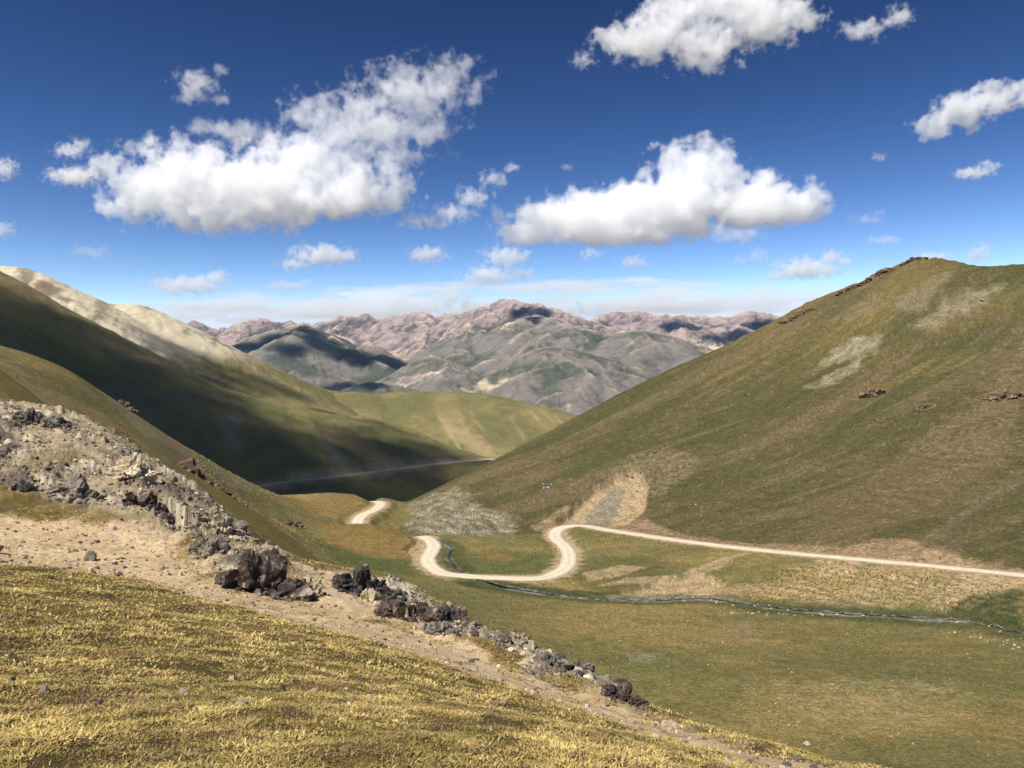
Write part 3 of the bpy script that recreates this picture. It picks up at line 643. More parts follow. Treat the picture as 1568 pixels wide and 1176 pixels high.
# far range: bare pinkish rock high up, grey-green slopes, pale scree
for lay in (6, 7):
    m = GI == lay
    x, y, z, nz = GX[m], GY[m], GZ[m], NZ[m]
    n1 = fbm(x / 700, y / 700, 5, .55, seed=94 + lay); n2 = fbm(x / 90, y / 90, 5, .65, seed=95); n4 = fbm(x / 380, y / 380, 4, .6, seed=99)
    low = S(126, 117, 108); grn = S(82, 85, 70); pnk = S(164, 144, 138); gry = S(92, 86, 88); pal = S(226, 202, 172)
    c = mixc(np.broadcast_to(low, (len(x), 3)), np.broadcast_to(grn, (len(x), 3)), sstep(-.15, .3, n4 + .3 * n2))
    up = sstep(80, 330, z + 160 * n1) if lay == 6 else sstep(380, 760, z + 160 * n1) * .8
    c = mixc(c, mixc(np.broadcast_to(pnk, (len(x), 3)), np.broadcast_to(gry, (len(x), 3)), sstep(-.1, .3, n4 - .4 * n2)), up)
    c = mixc(c, pal, sstep(.1, .42, n1 + .5 * n2 + .25 * n4 - .15) * (.75 if lay == 7 else .5))
    if lay == 6:
        c = mixc(c, pal, sstep(330, 180, z) * sstep(-.1, .25, n2 + n1) * .55)
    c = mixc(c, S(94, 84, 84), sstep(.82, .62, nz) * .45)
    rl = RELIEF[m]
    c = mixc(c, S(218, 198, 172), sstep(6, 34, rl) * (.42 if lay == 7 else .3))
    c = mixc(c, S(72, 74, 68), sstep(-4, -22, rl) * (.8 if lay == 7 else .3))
    if lay == 6:
        c = mixc(c, S(245, 245, 250, 1.1), sstep(720, 800, z + 60 * n2) * sstep(-3600, -2600, -np.abs(x + 2900) - 2400) * 0)
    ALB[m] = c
m = GI == 8
ALB[m] = S(112, 102, 60)
lum = ALB @ np.array([.25, .6, .15], np.float32)
near_ = (GI == 1) | (GI == 2) | (GI == 3) | (GI == 4) | (GI == 5)
ALB[near_] = ALB[near_] * .76 + lum[near_, None] * np.array([.275, .245, .16], np.float32)
ALB = np.clip(ALB, 0.004, 0.8)
print('cover', round(time.time() - T0, 1), 's')

# ------------------------------------------------------------------ materials
def node_mat(name):
    mt = bpy.data.materials.new(name); mt.use_nodes = True
    nt = mt.node_tree; nt.nodes.clear()
    out = nt.nodes.new('ShaderNodeOutputMaterial'); bs = nt.nodes.new('ShaderNodeBsdfPrincipled')
    nt.links.new(bs.outputs[0], out.inputs[0])
    bs.inputs['Roughness'].default_value = 0.95
    bs.inputs['Specular IOR Level'].default_value = 0.15
    return mt, nt, bs
def noise_node(nt, scale, detail=4.0, rough=0.55, coord=None, dist=0.0):
    n = nt.nodes.new('ShaderNodeTexNoise'); n.inputs['Scale'].default_value = scale
    n.inputs['Detail'].default_value = detail; n.inputs['Roughness'].default_value = rough; n.inputs['Distortion'].default_value = dist
    if coord is not None: nt.links.new(coord, n.inputs['Vector'])
    return n
def ramp(nt, src, lo, hi, a, b):
    n = nt.nodes.new('ShaderNodeMapRange'); n.inputs[1].default_value = lo; n.inputs[2].default_value = hi
    n.inputs[3].default_value = a; n.inputs[4].default_value = b
    nt.links.new(src, n.inputs[0]); return n.outputs[0]
def mul(nt, a, b):
    n = nt.nodes.new('ShaderNodeMath'); n.operation = 'MULTIPLY'
    nt.links.new(a, n.inputs[0]); nt.links.new(b, n.inputs[1]); return n.outputs[0]
def ground_mat(name, sc1, sc2, c1, c2, bump, bdist, hue=0.0):
    """ground whose cover attribute is broken up by two sizes of noise and roughened by bump"""
    mt, nt, bs = node_mat(name)
    tc = nt.nodes.new('ShaderNodeTexCoord'); co = tc.outputs['Object']
    at_ = nt.nodes.new('ShaderNodeAttribute'); at_.attribute_name = 'cover'
    a = noise_node(nt, sc1, 6, 0.65, co); b = noise_node(nt, sc2, 5, 0.7, co)
    fa = ramp(nt, a.outputs['Fac'], 0.3, 0.7, 1 - c1, 1 + c1); fb = ramp(nt, b.outputs['Fac'], 0.3, 0.7, 1 - c2, 1 + c2)
    k = mul(nt, fa, fb)
    vm = nt.nodes.new('ShaderNodeVectorMath'); vm.operation = 'SCALE'
    nt.links.new(at_.outputs['Color'], vm.inputs[0]); nt.links.new(k, vm.inputs['Scale'])
    nt.links.new(vm.outputs[0], bs.inputs['Base Color'])
    bp = nt.nodes.new('ShaderNodeBump'); bp.inputs['Strength'].default_value = bump; bp.inputs['Distance'].default_value = bdist
    nt.links.new(b.outputs['Fac'], bp.inputs['Height']); nt.links.new(bp.outputs[0], bs.inputs['Normal'])
    return mt
MAT = {
    0: ground_mat('foreground_turf_and_gravel', 5.0, 38.0, .28, .5, 1.0, .06),
    1: ground_mat('meadow_turf', .3, 1.3, .24, .5, 1.0, .6),
    2: ground_mat('hill_turf', .2, .8, .2, .45, 1.0, .8),
    3: ground_mat('dark_mountain_turf', .05, .25, .16, .16, .5, 2.5),
    4: ground_mat('pale_ridge_ground', .05, .25, .16, .16, .5, 2.5),
    5: ground_mat('green_hill_turf', .04, .2, .14, .16, .5, 2.5),
    6: ground_mat('far_rock', .012, .05, .2, .24, .6, 18),
    7: ground_mat('far_slopes', .014, .06, .16, .18, .4, 10),
    8: ground_mat('valley_floor_turf', .02, .1, .15, .15, .4, 4),
}
def link(name, me, mat=None, parent=None):
    o = bpy.data.objects.new(name, me); COL.objects.link(o)
    if mat is not None: me.materials.append(mat)
    if parent is not None: o.parent = parent
    return o
def mesh_np(name, V, Fq, col=None, smooth=True):
    """mesh from numpy vertices and faces (n x 3 or n x 4)"""
    me = bpy.data.meshes.new(name)
    k = Fq.shape[1]
    me.vertices.add(len(V)); me.vertices.foreach_set('co', np.ascontiguousarray(V, np.float32).ravel())
    me.loops.add(Fq.size); me.loops.foreach_set('vertex_index', np.ascontiguousarray(Fq, np.int32).ravel())
    me.polygons.add(len(Fq)); me.polygons.foreach_set('loop_start', np.arange(0, Fq.size, k, dtype=np.int32))
    me.polygons.foreach_set('use_smooth', np.full(len(Fq), smooth))
    if col is not None:
        a = me.color_attributes.new('cover', 'FLOAT_COLOR', 'POINT')
        c4 = np.ones((len(V), 4), np.float32); c4[:, :3] = col
        a.data.foreach_set('color', c4.ravel())
    me.update(calc_edges=True)
    return me
def label(o, text, cat, group=None):
    o['label'] = text; o['category'] = cat
    if group: o['group'] = group
    return o
def structure(o):
    o['kind'] = 'structure'; return o

# ------------------------------------------------------------------ land objects, one per hill
ii, jj = np.meshgrid(np.arange(NR - 1), np.arange(NA), indexing='ij')
j2 = (jj + 1) % NA
Q = np.stack([ii * NA + jj, ii * NA + j2, (ii + 1) * NA + j2, (ii + 1) * NA + jj], -1).reshape(-1, 4)
own = GI[Q[:, 3]]
own = np.where(own == 8, 8, own)
V3 = np.stack([GX, GY, GZ], -1)
LAND = {0: 'foreground_hillside', 1: 'valley_meadow', 2: 'grassy_hill', 3: 'shadowed_mountain', 4: 'pale_ridge_hill', 5: 'green_hill', 6: 'far_mountain_range', 7: 'far_foothills', 8: 'ground'}
for k, nm in LAND.items():
    q = Q[own == k]
    if len(q) == 0: continue
    used, inv = np.unique(q, return_inverse=True)
    vv, cc, ff = V3[used], ALB[used], inv.reshape(-1, 4)
    if k == 0:      # close the small hole under the photographer
        ring = np.nonzero(used < NA)[0]
        vv = np.vstack([vv, vv[ring].mean(0)]); cc = np.vstack([cc, cc[ring].mean(0)])
        c0 = len(vv) - 1
        ff = np.vstack([ff, np.stack([np.roll(ring, -1), ring, np.full(len(ring), c0), np.full(len(ring), c0)], -1)])
        q3 = ff[-len(ring):, :3]
        ff = ff[:-len(ring)]
        cap = mesh_np('turf_underfoot', vv, q3, cc)
        structure(link('ground_underfoot', cap, MAT[0]))
    structure(link(nm, mesh_np(nm, vv, ff, cc), MAT[k]))
del Q, ii, jj, j2

# ------------------------------------------------------------------ roads and stream: strips laid on the land
def strip(P, halfw, lift, edge, crown=0.0, wfun=None):
    P = np.asarray(P); n = len(P)
    # resample
    L = np.concatenate([[0], np.cumsum(np.hypot(*np.diff(P[:, :2], axis=0).T))])
    s = np.arange(0, L[-1], max(halfw * .5, .8)); X = np.stack([np.interp(s, L, P[:, k]) for k in range(3)], -1)
    t = np.gradient(X[:, :2], axis=0); t /= np.linalg.norm(t, axis=1, keepdims=True)
    nrm = np.stack([t[:, 1], -t[:, 0]], -1)
    offs = np.array([-1.15, -1, -.75, -.5, -.25, 0, .25, .5, .75, 1, 1.15])
    V = []
    for o in offs:
        w = halfw * (1 + edge * fbm(s / 5 + o * 50, s * 0 + o * 9, 3, .6, seed=8))
        if wfun is not None: w = w * wfun(s / L[-1])
        xy = X[:, :2] + nrm * (w * o)[:, None]
        z = X[:, 2] + lift * (1 if abs(o) <= 1 else -2.5) - crown * o * o
        V.append(np.column_stack([xy, z]))
    V = np.stack(V, 1); m_, k_ = V.shape[:2]
    a, b = np.meshgrid(np.arange(m_ - 1), np.arange(k_ - 1), indexing='ij')
    q = np.stack([a * k_ + b, a * k_ + b + 1, (a + 1) * k_ + b + 1, (a + 1) * k_ + b], -1).reshape(-1, 4)
    return V.reshape(-1, 3), q
def plain(name, c1, c2, sc, bump=.4, bd=.05, rough=.95, det=6, lo=.35, hi=.65):
    mt, nt, bs = node_mat(name)
    tc = nt.nodes.new('ShaderNodeTexCoord'); n = noise_node(nt, sc, det, .65, tc.outputs['Object'])
    cr_ = nt.nodes.new('ShaderNodeValToRGB'); cr_.color_ramp.elements[0].position = lo; cr_.color_ramp.elements[1].position = hi
    cr_.color_ramp.elements[0].color = (*map(float, c1), 1); cr_.color_ramp.elements[1].color = (*map(float, c2), 1)
    nt.links.new(n.outputs['Fac'], cr_.inputs[0]); nt.links.new(cr_.outputs[0], bs.inputs['Base Color'])
    bp = nt.nodes.new('ShaderNodeBump'); bp.inputs['Strength'].default_value = bump; bp.inputs['Distance'].default_value = bd
    nt.links.new(n.outputs['Fac'], bp.inputs['Height']); nt.links.new(bp.outputs[0], bs.inputs['Normal'])
    bs.inputs['Roughness'].default_value = rough
    return mt
M_road2 = plain('grey_gravel', S(196, 176, 140), S(224, 204, 168), .3, .4, .1)
V, q = strip(ROAD, 2.8, .12, .26, .1)
verge, rut, mid = S(184, 164, 130), S(219, 206, 181), S(206, 191, 164)
rc = np.stack([verge, verge, mid, rut, rut * .97, mid, rut * .97, rut, mid, verge, verge])
rc = np.tile(rc, (len(V) // 11, 1)) * (1 + .14 * fbm(V[:, 0] / 3, V[:, 1] / 3, 4, .6, seed=88))[:, None]
structure(link('road', mesh_np('gravel_road', V, q, np.clip(rc, 0, .8)), ground_mat('pale_gravel', .8, 4, .12, .18, .6, .08)))
V, q = strip(FAR_ROAD, 3.6, .5, .1, .1)
structure(link('road_on_far_slope', mesh_np('far_gravel_road', V, q), M_road2))
M_water = plain('stream_water', (.02, .022, .018), (.2, .2, .18), .7, .6, .1, .45, 6, .45, .7)
M_water.node_tree.nodes['Principled BSDF'].inputs['Specular IOR Level'].default_value = .5
dd_, _ = poly_dist(STREAM[:, 0], STREAM[:, 1], ROAD)
wet = dd_ > 3.6; runs = np.split(np.arange(len(STREAM)), np.nonzero(np.diff(wet.astype(int)))[0] + 1)
for run in runs:                                   # the water runs under the road in a culvert
    if wet[run[0]] and len(run) > 3:
        V, q = strip(STREAM[run], .31, .05, 1.5)
        structure(link('stream', mesh_np('stream', V, q), M_water))
print('land built', round(time.time() - T0, 1), 's')
# ------------------------------------------------------------------ helpers on the finished land
def grid_at(A, x, y):
    x = np.asarray(x, float); y = np.asarray(y, float)
    r = np.hypot(x, y); a = np.arctan2(x, y)
    i = np.clip(np.searchsorted(Rr, r) - 1, 0, NR - 2); j = np.clip(np.searchsorted(az, a) - 1, 0, NA - 2)
    return A.reshape(NR, NA, *A.shape[1:])[i, j]
def spot(px, py, y0, y1):
    """where the line of sight through a photo pixel meets the land"""
    Y = np.exp(np.linspace(math.log(y0), math.log(y1), 900)); X = (px - 784.0) / F * Y
    d = land_z(X, Y) + (py - 588.0) / F * Y
    h = np.nonzero(d > 0)[0]
    i = h[0] if len(h) else int(np.argmax(d / Y))
    return X[i], Y[i], float(land_z(X[i], Y[i])[0])
import bmesh
def ico(sub):
    bm = bmesh.new(); bmesh.ops.create_icosphere(bm, subdivisions=sub, radius=1.0)
    V = np.array([v.co[:] for v in bm.verts]); Fc = np.array([[v.index for v in f.verts] for f in bm.faces]); bm.free()
    return V, Fc
ICO = {s: ico(s) for s in (1, 2, 3, 4, 5)}
def rock_shape(rr, sub=3, planes=14, rough=.05, flat=(1, 1, 1)):
    """a broken stone: a ball cut by random planes"""
    V, Fc = ICO[sub]; V = V.copy()
    n = rr.normal(size=(planes, 3)); n /= np.linalg.norm(n, axis=1, keepdims=True)
    h = rr.uniform(.42, .88, planes)
    dots = V @ n.T
    k = np.where(dots > 1e-3, h / np.maximum(dots, 1e-3), 9.0).min(1)
    V = V * np.minimum(k, 1.0)[:, None]
    if sub >= 3:
        e = ridged(V[:, 0] * 1.6 + V[:, 2] * 1.1, V[:, 1] * 1.6 - V[:, 2] * .9, 4, .6, seed=rr.uniform(0, 60))
        V = V * (1 + rough * 1.6 * e)[:, None]
    V += rough * np.stack([fbm(V[:, 0] * 3 + 9 * i + V[:, 2] * 2, V[:, 1] * 3 - 5 * i, 2, seed=rr.uniform(0, 90)) for i in range(3)], -1)
    return V * np.array(flat), Fc
def rot(rr, tilt=math.pi):
    a = rr.uniform(0, 2 * math.pi); b = rr.normal(0, tilt); c = rr.normal(0, tilt)
    ca, sa, cb, sb, cc, sc = math.cos(a), math.sin(a), math.cos(b), math.sin(b), math.cos(c), math.sin(c)
    Rz = np.array([[ca, -sa, 0], [sa, ca, 0], [0, 0, 1]]); Rx = np.array([[1, 0, 0], [0, cb, -sb], [0, sb, cb]]); Ry = np.array([[cc, 0, sc], [0, 1, 0], [-sc, 0, cc]])
    return Rz @ Rx @ Ry
def stone_mat(name, c1, c2, c3, sc):
    mt = plain(name, c1, c2, sc, .8, .05, .95, 7, .36, .62)
    nt = mt.node_tree; bs = nt.nodes['Principled BSDF']; nt.nodes['Bump'].inputs['Strength'].default_value = 1.0; nt.nodes['Bump'].inputs['Distance'].default_value = .12; tc = nt.nodes['Texture Coordinate']
    src = bs.inputs['Base Color'].links[0].from_socket
    n = noise_node(nt, sc * .45, 6, .65, tc.outputs['Object'], .6)
    mx = nt.nodes.new('ShaderNodeMix'); mx.data_type = 'RGBA'
    nt.links.new(ramp(nt, n.outputs['Fac'], .52, .6, 0, 1), mx.inputs[0]); nt.links.new(src, mx.inputs[6]); mx.inputs[7].default_value = (*map(float, c3), 1)
    oi = nt.nodes.new('ShaderNodeObjectInfo'); hv = nt.nodes.new('ShaderNodeHueSaturation')
    nt.links.new(ramp(nt, oi.outputs['Random'], 0, 1, .72, 1.2), hv.inputs['Value']); nt.links.new(mx.outputs[2], hv.inputs['Color'])
    nt.links.new(hv.outputs[0], bs.inputs['Base Color'])
    return mt
M_dark = stone_mat('dark_purple_stone', S(52, 46, 44), S(116, 101, 92), S(180, 164, 142), 2.6)
M_pale = stone_mat('pale_stone', S(166, 150, 124), S(208, 192, 164), S(122, 112, 100), 1.8)
M_grey = stone_mat('grey_stone', S(98, 92, 86), S(152, 142, 126), S(190, 176, 148), 1.8)
M_red = stone_mat('reddish_stone', S(84, 66, 54), S(130, 105, 84), S(156, 134, 106), .8)
M_black = stone_mat('blackish_stone', S(44, 42, 42), S(98, 92, 88), S(170, 160, 142), 2.6)
M_white = stone_mat('whitish_stone', S(150, 140, 112), S(196, 184, 152), S(130, 122, 100), 1.2)

def crag(text, px, py, wpx, hpx, y0, y1, mat, n, size, seed, lean=0.0, jag=.45, drop=0.15, shape=1.0, kind='rock_outcrop', group='rock outcrops of the valley'):
    """one rooted outcrop: overlapping masses of jointed, angular rock with broken blocks at the foot"""
    rr = np.random.default_rng(seed)
    X0, Y0, Z0 = spot(px, py, y0, y1)
    W = wpx * Y0 / F; H = hpx * Y0 / F; s = size * Y0 / F * 1.5
    near = Y0 < 70
    DIP = rot(rr, .5)
    Vs, Fs, k = [], [], 0
    nm = int(np.clip(round(W / max(H, .4 * W / 3) * 1.9), 3, 9))
    def add(V, Fc, x, y, z):
        nonlocal k
        Vs.append(V + np.array([x - X0, y - Y0, z - Z0])); Fs.append(Fc + k); k += len(V)
    for i in range(nm):
        t = -1 + 2 * (i + .5) / nm + rr.uniform(-.2, .2) / nm
        x = X0 + t * W / 2; y = Y0 + W * .12 + rr.uniform(-.08, .12) * W
        gz = float(land_z(x, y)[0])
        h = H * (1 - .75 * abs(t) ** 2) * (1 - lean * t) * rr.uniform(.7, 1.1)
        V, Fc = rock_shape(rr, 4 if near else 3, 18, 0)
        rx = W / nm * rr.uniform(1.0, 1.25) * (1 if near else 1.35); ry = rx * rr.uniform(.8, 1.1); rz = h * .9
        V = V @ rot(rr, .25).T * np.array([rx, ry, rz]) * 1.15
        nn_ = V / (np.linalg.norm(V, axis=1, keepdims=True) + 1e-9)
        B_ = (V @ DIP.T) * np.array([.7, .8, 2.3])      # bedding: thin slabs dipping one way
        V = V + nn_ * (s * .55 * facets3(B_ + rr.uniform(0, 50), s * 1.3, 3) + s * .4 * facets3(B_ + rr.uniform(0, 50), s * .6, 9))[:, None]
        add(V, Fc, x, y, gz + h * .12)
    for i in range(n):
        t = rr.uniform(-1, 1) * .95
        x = X0 + t * W / 2; y = Y0 + W * rr.uniform(-.16, .3); gz = float(land_z(x, y)[0])
        q = s * rr.uniform(.25, .6)
        V, Fc = rock_shape(rr, 2, 12, .015, (rr.uniform(.7, 1.3), rr.uniform(.7, 1.1), rr.uniform(.7, 1.2)))
        add(V @ rot(rr, jag).T * q, Fc, x, y, gz + q * .1)
    o = link(kind, mesh_np(kind, np.concatenate(Vs), np.concatenate(Fs), None, False), mat)
    o.location = (X0, Y0, Z0)
    return label(o, text, 'rock', group)

crag('large dark purple crag of cracked blocks at the end of the sandy hollow', 395, 908, 112, 60, 15, 34, M_dark, 80, 10, 11, -.1, .3)
crag('blackish crag standing up at the edge of the slope above bare pale sand', 563, 906, 90, 40, 18, 38, M_black, 60, 8, 12, .35, .3)
crag('heap of broken dark stone running downhill from the blackish crag', 655, 950, 150, 36, 16, 34, M_dark, 190, 6, 13, .45, .6)
crag('small dark stone knob with two lit blocks on the pale strip under the heap', 672, 972, 46, 18, 14, 30, M_grey, 14, 8, 14, .1)
crag('grey brown jagged outcrop leaning over the meadow low on the slope edge', 865, 1030, 135, 30, 13, 28, M_grey, 170, 6, 15, .3, .5)
crag('low purple outcrop with rusty tips at the foot of the rocky edge', 958, 1075, 70, 19, 10, 24, M_dark, 70, 5, 16, .3, .4)
crag('pale upright ribs of rock on the upper rocky bank', 196, 728, 62, 34, 30, 60, M_pale, 60, 6, 17, .1, .15)
crag('dark hollowed block of rock in the middle of the rocky bank', 238, 786, 40, 30, 24, 50, M_dark, 18, 10, 18, .2)
crag('dark rounded block low in the rocky bank left of the hollowed block', 199, 772, 22, 20, 24, 50, M_black, 9, 8, 19)
crag('dark broken rock step above the left end of the sandy hollow', 108, 766, 62, 34, 22, 50, M_grey, 40, 9, 20, .2)
crag('dark undercut rock at the left end of the rocky bank', 32, 752, 26, 16, 22, 50, M_black, 9, 8, 21)
crag('grey crest of rock at the top of the rocky bank', 60, 650, 90, 22, 30, 70, M_grey, 50, 8, 22, .1)
crag('pale cracked ledge below the middle of the rocky bank', 330, 812, 80, 34, 22, 48, M_pale, 46, 9, 23, .2)
crag('brown jagged ledge above the dark purple crag', 318, 845, 46, 26, 20, 44, M_grey, 26, 8, 24, .1)
crag('white blocky ledge right of the dark purple crag', 470, 915, 34, 44, 16, 36, M_white, 18, 8.5, 25, .1)
crag('whitish leaning slabs under the blackish crag', 566, 922, 26, 24, 16, 36, M_white, 12, 7, 26)
crag('reddish brown outcrop on the grassy spur directly above the rocky bank', 292, 735, 46, 30, 100, 330, M_red, 40, 6.5, 27, .1, .5)
crag('reddish brown outcrop lower on the grassy spur near its foot', 340, 766, 50, 26, 100, 340, M_red, 40, 6, 28, .1, .5)
crag('reddish brown knob on the crest of the grassy spur against the shadowed mountain', 192, 624, 22, 12, 120, 320, M_red, 14, 5, 29, .2)
crag('small brown rock cluster alone on the green foot of the spur', 452, 806, 22, 12, 150, 360, M_red, 12, 4.5, 30)
crag('jagged brown outcrop on the large grassy hill just below the pale scree', 1336, 606, 26, 15, 280, 560, M_red, 34, 3.6, 31, .1, .5)
crag('smallest low brown outcrop between two bigger ones on the large grassy hill', 1420, 626, 28, 8, 280, 560, M_red, 30, 3, 32)
crag('wide brown outcrop at the right edge of the large grassy hill', 1540, 612, 48, 16, 240, 560, M_red, 44, 3.6, 33, .1, .5)
crag('brown rocks on the skyline left of the hill summit', 1345, 424, 52, 7, 400, 640, M_red, 40, 2.6, 34, -.4, .4)
crag('brown rocks lower on the skyline ridge of the large hill', 1298, 446, 30, 5, 400, 640, M_red, 24, 2.4, 35)
crag('brown rocks halfway down the skyline ridge of the large hill', 1222, 486, 46, 6, 400, 640, M_red, 30, 2.6, 36, -.2)
crag('thin brown rock band on the summit of the large hill', 1402, 399, 40, 3, 400, 640, M_red, 24, 2, 37)
crag('small dark rock on the nose of the large hill above the grey cliff', 836, 747, 14, 8, 300, 520, M_dark, 7, 4, 38)

# loose boulders: one mesh per shape, then copies
rrs = np.random.default_rng(91)
SHAPES = []
for i in range(9):
    V, Fc = rock_shape(rrs, 3, 18, .012, (rrs.uniform(.8, 1.3), rrs.uniform(.8, 1.1), rrs.uniform(.55, .9)))
    me = mesh_np('boulder', V, Fc, None, False); me.materials.append(M_pale); SHAPES.append(me)
PROTO = {}
def place(name, text, cat, group, x, y, size, mat, sink=.3):
    key = (id(mat), name)
    if key not in PROTO:
        o = bpy.data.objects.new(name, random.choice(SHAPES)); PROTO[key] = o
    else:
        o = PROTO[key].copy(); o.data = random.choice(SHAPES)
    COL.objects.link(o)
    o.material_slots[0].link = 'OBJECT'; o.material_slots[0].material = mat
    z = float(land_z(x, y)[0])
    o.location = (x, y, z + size * (.5 - sink) * .6)
    o.rotation_euler = (random.gauss(0, .35), random.gauss(0, .35), random.uniform(0, 6.28))
    o.scale = (size * .6,) * 3
    return label(o, text, cat, group)
def inside(P, n, rr):
    lo, hi = P.min(0), P.max(0); out = []
    while len(out) < n:
        q = rr.uniform(lo, hi, (n * 2, 2)); out += [tuple(p) for p, s in zip(q, poly_sd(q[:, 0], q[:, 1], P)) if s > 0]
    return out[:n]
rrb = np.random.default_rng(17)
def near_pts(P, n):      # nearer ones are likelier
    c_ = [p for p in inside(P, n * 5, rrb) if fbm(np.array([p[0] / 3.2]), np.array([p[1] / 3.2]), 3, .6, seed=77)[0] > -.05 + rrb.normal(0, .12)]; c_.sort(key=lambda p: p[1] * rrb.uniform(.75, 1.3)); return c_[:n]
TXT = {M_pale: 'pale angular boulder among the rubble of the rocky bank', M_grey: 'grey angular boulder among the rubble of the rocky bank', M_dark: 'dark purplish boulder among the rubble of the rocky bank'}
for (x, y) in near_pts(ROCKS_A, 150):
    m_ = [M_pale, M_pale, M_grey, M_grey, M_dark][rrb.integers(5)]
    place('boulder', TXT[m_], 'boulder', 'boulders in the rocky bank', x, y, float(np.clip(.14 * rrb.pareto(2.2) + .14, .13, .75)), m_)
for (x, y) in near_pts(ROCKS_B, 46):
    m_ = [M_pale, M_grey, M_dark][rrb.integers(3)]
    place('boulder', {M_pale: 'pale boulder along the lower rocky edge of the slope', M_grey: 'grey boulder along the lower rocky edge of the slope', M_dark: 'dark boulder along the lower rocky edge of the slope'}[m_],
          'boulder', 'boulders along the lower rocky edge', x, y, float(np.clip(.16 * rrb.pareto(2.4) + .16, .15, .6)), m_)
for (x, y) in near_pts(SAND_A, 34):
    place('stone', 'small grey stone lying on the sand of the hollow', 'stone', 'stones on the sandy hollow', x, y, float(np.clip(.1 * rrb.pareto(2) + .12, .1, .5)), M_grey)
for (x, y) in near_pts(SAND_B, 40):
    place('stone', 'small pale stone lying on the sandy strip between turf and rocks', 'stone', 'stones on the sandy strip', x, y, float(np.clip(.05 * rrb.pareto(2) + .06, .05, .3)), M_pale)
# pale stones on the meadow: a line by the stream, patches, and strays
def stones(pts, text, group, mat, y0, y1, lo, hi, name='stone', cat='stone'):
    for px, py in pts:
        x, y, z = spot(px, py, y0, y1)
        place(name, text, cat, group, x, y, float(rrb.uniform(lo, hi)) , mat, .35)
stones([(rrb.uniform(1040, 1285), 0) for _ in range(0)], '', '', M_white, 90, 300, .5, 1)
line = [(px, 939 + .018 * (px - 1090) + rrb.normal(0, 1.2)) for px in np.linspace(1095, 1290, 24) + rrb.normal(0, 5, 24)]
stones(line, 'pale stone in the row of stones just below the stream', 'stones in the row below the stream', M_white, 90, 300, .4, 1.0)
banks = []
for k in range(40):
    q = STREAM[int(rrb.uniform(.45, .97) * len(STREAM))]
    banks.append((q[0] + rrb.normal(0, 1.0), q[1] + rrb.choice([-1, 1]) * rrb.uniform(.6, 2.2)))
for (x, y) in banks:
    place('stone', 'whitish stone at the edge of the stream', 'stone', 'stones along the stream', x, y, float(rrb.uniform(.35, 1.1)), M_white, .3)
stones([(rrb.uniform(1530, 1568), rrb.uniform(978, 995)) for _ in range(9)] + [(1455 + 12 * i + rrb.normal(0, 3), 970 + i * 2.2 + rrb.normal(0, 2)) for i in range(8)], 'pale boulder near the right edge of the meadow below the stream', 'pale boulders on the right of the meadow', M_white, 90, 300, .4, .95, 'boulder', 'boulder')
stones([(rrb.normal(1240, 130), rrb.normal(1085, 26)) for _ in range(110)], 'small pale stone strewn across the lower meadow', 'stones strewn across the lower meadow', M_white, 60, 300, .12, .42)
stones([(rrb.uniform(900, 1568), rrb.uniform(950, 1160)) for _ in range(60)], 'stray pale stone alone in the meadow grass', 'stray stones in the meadow', M_white, 60, 300, .15, .5)
stones([(rrb.normal(985, 25), rrb.normal(1008, 5)) for _ in range(20)], 'greyish stone in the small stony patch of the meadow', 'stones of the small stony patch', M_grey, 60, 300, .3, .7)
stones([(1237, 1141)], 'squarish pale boulder on the meadow beyond the end of the turf slope', 'pale boulders at the slope foot', M_white, 40, 300, 1.2, 1.3, 'boulder', 'boulder')
# boulders on the big hill
stones([(1113, 620), (1113, 629), (1078, 642), (1140, 606), (1040, 662)], 'small dark boulder on the left flank of the large grassy hill', 'dark boulders on the large hill', M_black, 250, 640, 1.6, 2.6, 'boulder', 'boulder')
stones([(rrb.uniform(960, 1560), rrb.uniform(470, 800)) for _ in range(60)], 'small pale boulder on the flank of the large grassy hill', 'pale boulders on the large hill', M_white, 240, 640, .4, .9, 'boulder', 'boulder')
stones([(1503, 461)], 'bright white rock slab alone on the pale scree of the hilltop', 'pale rocks on the hilltop', M_white, 300, 640, 3.4, 3.6, 'boulder', 'boulder')
stones([(rrb.normal(1005, 28), rrb.normal(722, 14)) for _ in range(30)], 'small brown boulder in the stony ground above the earth slip', 'boulders above the earth slip', M_red, 240, 640, .7, 1.5, 'boulder', 'boulder')

# rubble nobody could count
Vs, Fs, Cs, k = [], [], [], 0
def rubble(P, n, lo, hi, cols):
    global k
    for (x, y) in inside(P, n, rrb):
        if n > 1000 and fbm(np.array([x / 3.2]), np.array([y / 3.2]), 3, .6, seed=77)[0] < -.12 + rrb.normal(0, .2): continue
        V, Fc = rock_shape(rrb, 1, 9, .0, (rrb.uniform(.7, 1.3), 1, rrb.uniform(.5, 1)))
        s = lo * (hi / lo) ** (rrb.random() ** 2.2)
        V = V @ rot(rrb, .5).T * s
        Vs.append(V + np.array([x, y, 0])); Fs.append(Fc + k); k += len(V)
        Cs.append(np.broadcast_to(cols[rrb.integers(len(cols))] * rrb.uniform(.7, 1.2), (len(V), 3)))
PAL = [S(186, 168, 138), S(160, 144, 120), S(116, 107, 97), S(92, 84, 80), S(204, 188, 160)]
rubble(ROCKS_A, 7000, .03, .15, PAL); rubble(ROCKS_B, 1500, .03, .2, PAL); rubble(SAND_A, 420, .03, .14, PAL); rubble(SAND_B, 900, .015, .08, PAL); rubble(SAND_C, 200, .02, .15, PAL)
GRASSY = np.array([(-9, 12), (-13, 19), (-4, 17), (1, 13), (2.2, 9), (1.5, 5), (-3, 5)], float)
rubble(GRASSY, 420, .012, .07, PAL)
ctrs = np.array([v.mean(0)[:2] for v in Vs]); zz = land_z(ctrs[:, 0], ctrs[:, 1])
